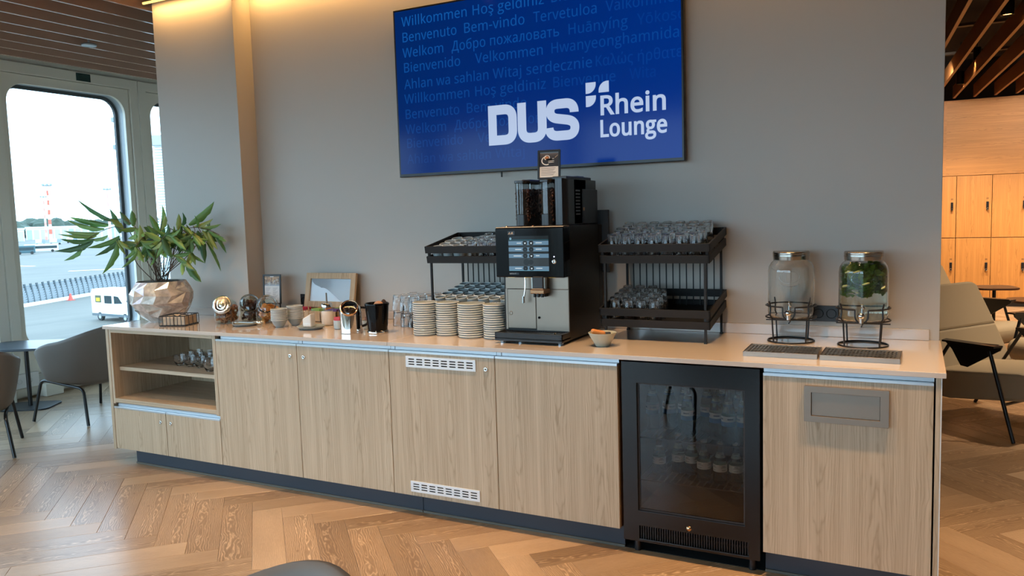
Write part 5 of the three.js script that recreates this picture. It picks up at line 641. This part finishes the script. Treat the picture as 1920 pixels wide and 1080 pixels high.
// ---------- drink dispensers and drip trays
{
  const r = 0.1, J = lathe([[0, 0.0], [0.06, 0.002], [0.085, 0.006], [0.097, 0.02], [r, 0.04], [r, 0.22], [0.097, 0.243], [0.086, 0.262], [0.075, 0.27], [0.074, 0.288], [0.072, 0.288], [0.072, 0.27], [0.083, 0.26], [0.0935, 0.242], [0.0965, 0.22], [0.0965, 0.04], [0.092, 0.022], [0.08, 0.011], [0, 0.009]], 48);
  const emb = [new THREE.TorusGeometry(0.045, 0.0018, 6, 40, Math.PI).rotateZ(Math.PI).scale(1, 0.35, 1).translate(0, 0.175, 0), new THREE.TorusGeometry(0.04, 0.0016, 6, 40).scale(1.1, 0.7, 1).translate(0, 0.2, 0)];
  const bend = (g, R) => { const p = g.attributes.position; for (let i = 0; i < p.count; i++) { const a = p.getX(i) / R, q = R + p.getZ(i); p.setXYZ(i, q * Math.sin(a), p.getY(i), q * Math.cos(a)); } g.computeVertexNormals(); return g; };
  const disp = (label, x, z, turn, full) => {
    const t = thing('drink_dispenser', label, 'dispenser', [x, T + 0.098, z], turn);
    part('glass_jar', J, glassMat('#fbfdfc', 0.004), t); part('embossing', emb.map((g) => bend(g.clone(), r + 0.0002)), glassMat('#ffffff', 0.004), t);
    part('lid', lathe([[0.076, 0.276], [0.0775, 0.274], [0.0775, 0.286], [0.079, 0.288], [0.079, 0.294], [0.0775, 0.296], [0.079, 0.3], [0.079, 0.306], [0.076, 0.312], [0.0, 0.314]], 44), S('#b9b2a8', 0.22, 1), t);
    const tap = part('tap', [cyl(0.013, 0.011, 0, 0.03, 18).rotateX(Math.PI / 2).translate(0, 0.045, r - 0.004), new THREE.SphereGeometry(0.0145, 18, 12).translate(0, 0.045, r + 0.028), cyl(0.009, 0.011, 0.015, 0.05, 16).translate(0, 0, r + 0.028)], mChrome, t); part('tap_lever', [cyl(0.005, 0.004, 0.055, 0.078, 12).translate(0.003, 0, r + 0.03), new THREE.CapsuleGeometry(0.006, 0.012, 4, 10).rotateZ(0.4).translate(0.006, 0.083, r + 0.03)], mChrome, tap);
    if (full) part('water', lathe([[0, 0.0095], [0.078, 0.0115], [0.0915, 0.023], [0.096, 0.041], [0.096, 0.22], [0.093, 0.241], [0.084, 0.256], [0, 0.256]], 40), glassMat('#f2f7ee', 0.15, { ior: 1.33 }), t);
    const s = thing('dispenser_stand', (full ? 'black wire stand under the dispenser of mint water' : 'black wire stand under the empty drink dispenser'), 'stand', [x, T, z], turn), q = 0.0036;
    const ringP = (rad, y, dip, n = 40) => Array.from({ length: n }, (_, i) => { const a = i / n * Math.PI * 2; return [rad * Math.sin(a), y + (dip && Math.cos(a) > 0.93 ? dip : 0), rad * Math.cos(a)]; });
    const ax = 0.108, gap = 0.27; // upper hoop dips round the tap
    const up = []; for (let i = 0; i <= 36; i++) { const a = gap + (2 * Math.PI - 2 * gap) * i / 36; up.push([ax * Math.sin(a), 0.165, ax * Math.cos(a)]); }
    part('upper_hoop', pipe([...up, [-0.026, 0.165, ax + 0.002], [-0.025, 0.13, ax + 0.004], [-0.012, 0.112, ax + 0.005], [0.012, 0.112, ax + 0.005], [0.025, 0.13, ax + 0.004], [0.026, 0.165, ax + 0.002]], q, 0.01, true, 8), mBlackSatin, s);
    part('lower_hoop', tube(ringP(ax, 0.112), q, 80, true), mBlackSatin, s); part('base_hoop', tube(ringP(0.1, q), q, 80, true), mBlackSatin, s);
    for (const a of [0.75, -0.75, 2.4, -2.4]) part('leg', pipe([[0.1 * Math.sin(a), q, 0.1 * Math.cos(a)], [ax * Math.sin(a), 0.112, ax * Math.cos(a)], [(ax + 0.012) * Math.sin(a), 0.125, (ax + 0.012) * Math.cos(a)], [(ax + 0.008) * Math.sin(a), 0.165, (ax + 0.008) * Math.cos(a)], [(ax + 0.016) * Math.sin(a), 0.19, (ax + 0.016) * Math.cos(a)]], q, 0.008), mBlackSatin, s);
    part('support', [rod([-ax, 0.1075, 0], [ax, 0.1075, 0], 0.003), rod([0, 0.1075, -ax], [0, 0.1075, ax], 0.003)].map((g) => g.translate(0, -0.0125, 0)), mBlackSatin, s);
  };
  disp('empty glass drink dispenser with a steel screw lid', 3.93, -0.57, 0.05, false); disp('glass drink dispenser filled with water, mint and lime', 4.232, -0.535, 0.0, true);
  const mint = new THREE.BufferGeometry(); { const N = 4, pos = [], idx = []; for (let i = 0; i <= N; i++) { const t = i / N, w = Math.sin(Math.PI * (0.06 + 0.9 * t)) * 0.3; for (const s of [-1, 0, 1]) pos.push(t - 0.5, 0.12 * Math.sin(t * 3) - Math.abs(s) * -0.06, s * w); if (i < N) for (const s of [0, 1]) { const a = i * 3 + s; idx.push(a, a + 1, a + 3, a + 1, a + 4, a + 3); } } mint.setAttribute('position', new THREE.Float32BufferAttribute(pos, 3)); mint.setIndex(idx); mint.computeVertexNormals(); }
  const ms = [], cs = []; for (let k = 0; k < 330; k++) { const a = rr(0, 6.28), y = rr(0.135, 0.25), q = (y > 0.235 ? 0.062 : 0.071) * Math.sqrt(rr(0.3, 1)); ms.push(M4(4.232 + q * Math.sin(a), T + 0.098 + y - (rnd() < 0.1 ? 0.02 : 0), -0.535 + q * Math.cos(a), rr(-1.5, 1.5), rr(0, 6), rr(-1.5, 1.5), rr(0.028, 0.046))); cs.push(new THREE.Color('#5f8230').multiplyScalar(rr(0.7, 1.9)).lerp(new THREE.Color('#8a8a2a'), rnd() < 0.2 ? 0.6 : 0)); }
  scene.add(stuffMesh('mint_leaves', 'mass of green mint leaves floating in the right drink dispenser', 'mint', mint, S('#ffffff', 0.5, 0, { side: THREE.DoubleSide }), ms, cs));
  [[-0.05, 0.225, 0.068, 0.3, 'upper left'], [-0.02, 0.228, 0.084, 0.9, 'top centre'], [-0.062, 0.165, 0.062, 0.2, 'lower left'], [0.012, 0.178, 0.087, 1.2, 'centre'], [0.07, 0.16, 0.055, 2.2, 'lower right'], [-0.03, 0.145, 0.083, 2.6, 'bottom']].forEach(([x, y, z, a, w]) => { const o = thing('lime_slice', `pale lime slice in the mint water, ${w}`, 'lime', [4.232 + x, T + 0.098 + y, -0.535 + z], 0); o.rotation.set(1.2, a, 0.5, 'YXZ'); const half = new THREE.Shape(); half.moveTo(-0.017, 0); half.absarc(0, 0, 0.017, Math.PI, 0, true); half.closePath(); part('flesh', extrude(half, 0.004, 0.0005), S('#dcdcb0', 0.5), o); part('peel', new THREE.TorusGeometry(0.017, 0.0015, 6, 20, Math.PI).translate(0, 0, 0.002), S('#93a33c', 0.5), o); });
  const gs = roundRect(-0.14, -0.095, 0.14, 0.095, 0.006); for (let r = 0; r < 3; r++) for (let c = 0; c < 19; c++) gs.holes.push(poly([[-0.13 + c * 0.0138, -0.08 + r * 0.055], [-0.123 + c * 0.0138, -0.08 + r * 0.055], [-0.119 + c * 0.0138, -0.035 + r * 0.055], [-0.126 + c * 0.0138, -0.035 + r * 0.055]]));
  const gg = extrude(gs, 0.0015).rotateX(-Math.PI / 2), tray = (label, x, z, a) => { const t = thing('drip_tray', label, 'drip tray', [x, T, z], a), w = 0.144, d = 0.1; part('tray', [bx(-w, w, 0, 0.003, -d, d, 0), bx(-w, w, 0, 0.021, d - 0.003, d, 0.001), bx(-w, w, 0, 0.021, -d, -d + 0.003, 0.001), bx(-w, -w + 0.003, 0, 0.021, -d, d, 0.001), bx(w - 0.003, w, 0, 0.021, -d, d, 0.001)], mSteel, t); part('slotted_grid', gg.clone().translate(0, 0.0175, 0), S('#aaa399', 0.3, 1), t); };
  tray('steel drip tray with a slotted grid in front of the empty dispenser', 3.945, -0.222, 0.01); tray('steel drip tray with a slotted grid in front of the mint water dispenser', 4.244, -0.218, -0.02);
}
// ---------- lounge by the window: tub chairs and a low table
{
  // shell: a bowl-like wall, high at the back (+x), dropping to the arms (-x)
  const N = 40, shellGeo = (() => {
    const pos = [], idx = [], rings = []; const P = (a, t, off) => { const back = 0.5 + 0.5 * Math.cos(a), top = 0.5 + 0.24 * Math.pow(back, 0.9), y = 0.31 + (top - 0.31) * t, flare = 0.80 + 0.2 * Math.pow(Math.max(t, 0), 0.7), rx = 0.36 * flare + off, rz = 0.365 * flare + off; const c = Math.cos(a), s = Math.sin(a), e = 0.72; return [rx * Math.sign(c) * Math.pow(Math.abs(c), e) + 0.03 * t * back, y, rz * Math.sign(s) * Math.pow(Math.abs(s), e)]; };
    const A0 = -2.55, A1 = 2.55, prof = [[-0.08, -0.275], [-0.08, -0.16], [-0.06, -0.07], [-0.02, -0.02], [0.06, 0], [0.25, 0], [0.5, 0], [0.75, 0], [0.95, 0], [1.02, -0.012], [1.03, -0.03], [0.99, -0.05], [0.75, -0.055], [0.5, -0.055], [0.25, -0.06], [0, -0.08]];
    for (let i = 0; i <= N; i++) { const a = A0 + (A1 - A0) * i / N; for (const [t, o] of prof) pos.push(...P(a, t, o)); }
    const m = prof.length; for (let i = 0; i < N; i++) for (let j = 0; j < m - 1; j++) { const a = i * m + j, b = a + m; idx.push(a, a + 1, b, b, a + 1, b + 1); }
    for (const i of [0, N]) for (let j = 1; j < m - 1; j++) idx.push(...(i ? [i * m, i * m + j, i * m + j + 1] : [i * m, i * m + j + 1, i * m + j]));
    const g = new THREE.BufferGeometry(); g.setAttribute('position', new THREE.Float32BufferAttribute(pos, 3)); g.setIndex(idx); g.computeVertexNormals(); return g;
  })();
  const mS2 = S('#6e655d', 0.62, 0, { side: THREE.DoubleSide });
  const chair = (label, pos, turn) => { const t = thing('tub_chair', label, 'chair', pos, turn); part('shell', shellGeo, mS2, t); part('seat_cushion', new RoundedBoxGeometry(0.5, 0.1, 0.5, 4, 0.045).translate(0.0, 0.37, 0), mShell, t); 
    for (const s of [-1, 1]) part('leg_frame', pipe([[-0.3, 0.004, s * 0.31], [-0.235, 0.325, s * 0.27], [0.2, 0.275, s * 0.27], [0.27, 0.004, s * 0.31]], 0.0115, 0.05), mBlackSatin, t); return t; };
  chair('grey-brown tub chair on black legs, nearest the window end of the counter', [-1.39, 0, -0.82], 0.11);
  chair('grey-brown tub chair at the left edge, only its side and one leg showing', [-1.19, 0, 0.28], -0.62);
  chair('grey-brown tub chair at the bottom edge, only the top of its back showing', [3.235, 0, 2.28], 0.95);
  const t = thing('side_table', 'low dark side table with rounded corners by the window', 'table', [-2.2, 0, -0.79], 0.55); part('table_top', extrude(roundRect(-0.32, -0.26, 0.32, 0.26, 0.1), 0.012, 0.004).rotateX(-Math.PI / 2).translate(0.02, 0.515, 0), S('#3c4650', 0.35), t); part('column', cyl(0.017, 0.017, 0.012, 0.515, 16), mBlackSatin, t); part('base_plate', extrude(roundRect(-0.2, -0.16, 0.2, 0.16, 0.07), 0.008, 0.002).rotateX(-Math.PI / 2).translate(0, 0.002, 0), S('#1d2227', 0.4), t);
}
// ---------- lounge beyond the wall: winged armchairs, tables
{
  const pad = (pts, w, d, r) => { const g = new RoundedBoxGeometry(1, 1, 1, 4, 0.06); return g; };
  // chair faces +x; local origin on the floor under the seat middle
  const backS = new THREE.Shape(); // outline of the back: narrower at the top
  backS.moveTo(-0.37, 0); backS.lineTo(-0.33, 0.3); backS.quadraticCurveTo(-0.31, 0.33, -0.27, 0.33); backS.lineTo(0.27, 0.33); backS.quadraticCurveTo(0.31, 0.33, 0.33, 0.3); backS.lineTo(0.37, 0); backS.closePath();
  const lowS = poly([[-0.4, 0], [-0.372, 0.26], [0.372, 0.26], [0.4, 0]]);
  const arm = poly([[-0.19, 0.0], [0.16, 0.012], [0.185, 0.0], [0.175, -0.022], [-0.03, -0.155], [-0.075, -0.15], [-0.135, -0.05]]);
  const chair = (label, pos, turn, s = 1) => {
    const t = thing('lounge_armchair', label, 'armchair', pos, turn);
    const seat = new THREE.Shape(); seat.moveTo(-0.38, 0.3); seat.quadraticCurveTo(-0.3, 0.2, -0.15, 0.2); seat.lineTo(0.36, 0.27); seat.quadraticCurveTo(0.42, 0.3, 0.4, 0.36); seat.quadraticCurveTo(0.38, 0.4, 0.3, 0.4); seat.lineTo(-0.22, 0.345); seat.lineTo(-0.34, 0.36); seat.closePath();
    part('seat', extrude(seat, 0.62, 0.02).translate(0, 0, -0.31), mBeige, t);
    const b = new THREE.Group(); b.name = 'backrest'; b.position.set(-0.24, 0.34, 0); b.rotation.set(0, Math.PI / 2, 0); b.rotation.order = 'YXZ'; b.rotation.x = -0.38; t.add(b);
    mesh('lower_pad', extrude(lowS, 0.045, 0.02).scale(1.24, 1, 1).translate(0, 0, -0.05), mBeige, b); mesh('head_pad', extrude(backS, 0.045, 0.02).scale(1.24, 0.9, 1).translate(0, 0.292, -0.05), mBeige, b);
    for (const sd of [-1, 1]) { const a = part('armrest', [extrude(arm, 0.008, 0.002).translate(0.06, 0.585, sd * 0.4), extrude(poly([[-0.13, -0.012], [0.245, 0.0], [0.235, 0.075], [-0.11, 0.06]]), 0.008, 0.002).rotateX(Math.PI / 2 * sd).translate(0, 0.585 + (sd > 0 ? 0.008 : 0), sd * 0.4)], mBlackSatin, t); part('leg', rod([0.17, 0.55, sd * 0.405], [0.34, 0.003, sd * 0.42], 0.012), mBlackSatin, t); part('leg', rod([-0.1, 0.56, sd * 0.4], [-0.42, 0.003, sd * 0.4], 0.012), mBlackSatin, t); }
    part('under_frame', pipe([[0.25, 0.22, -0.38], [0.2, 0.2, 0], [0.25, 0.22, 0.38]], 0.01, 0.05), mBlackSatin, t); return t;
  };
  chair('beige lounge armchair with black wing arms, nearest beyond the counter end', [4.95, 0, -2.96], -0.62);
  chair('beige lounge armchair behind the nearest one, half hidden by the wall edge', [4.78, 0, -5.0], -0.62);
  chair('beige lounge armchair cut by the right edge of the picture', [5.6, 0, -4.1], -2.3);
  const tab = (label, x, z, h) => { const t = thing('lounge_table', label, 'table', [x, 0, z], 0.2); part('table_top', extrude(roundRect(-0.21, -0.21, 0.21, 0.21, 0.12), 0.012, 0.004).rotateX(-Math.PI / 2).translate(0, h, 0), S('#4a2c1c', 0.35), t); part('column', cyl(0.018, 0.018, 0.01, h, 14), mBlackSatin, t); part('base_plate', cyl(0.19, 0.19, 0.001, 0.01, 28), mBlackSatin, t); };
  tab('small dark brown table on a thin column before the lockers', 5.2, -6.85, 0.545); tab('small dark brown table at the right edge, nearer than the other one', 5.44, -5.6, 0.545);
}
renderer.render(scene, camera);
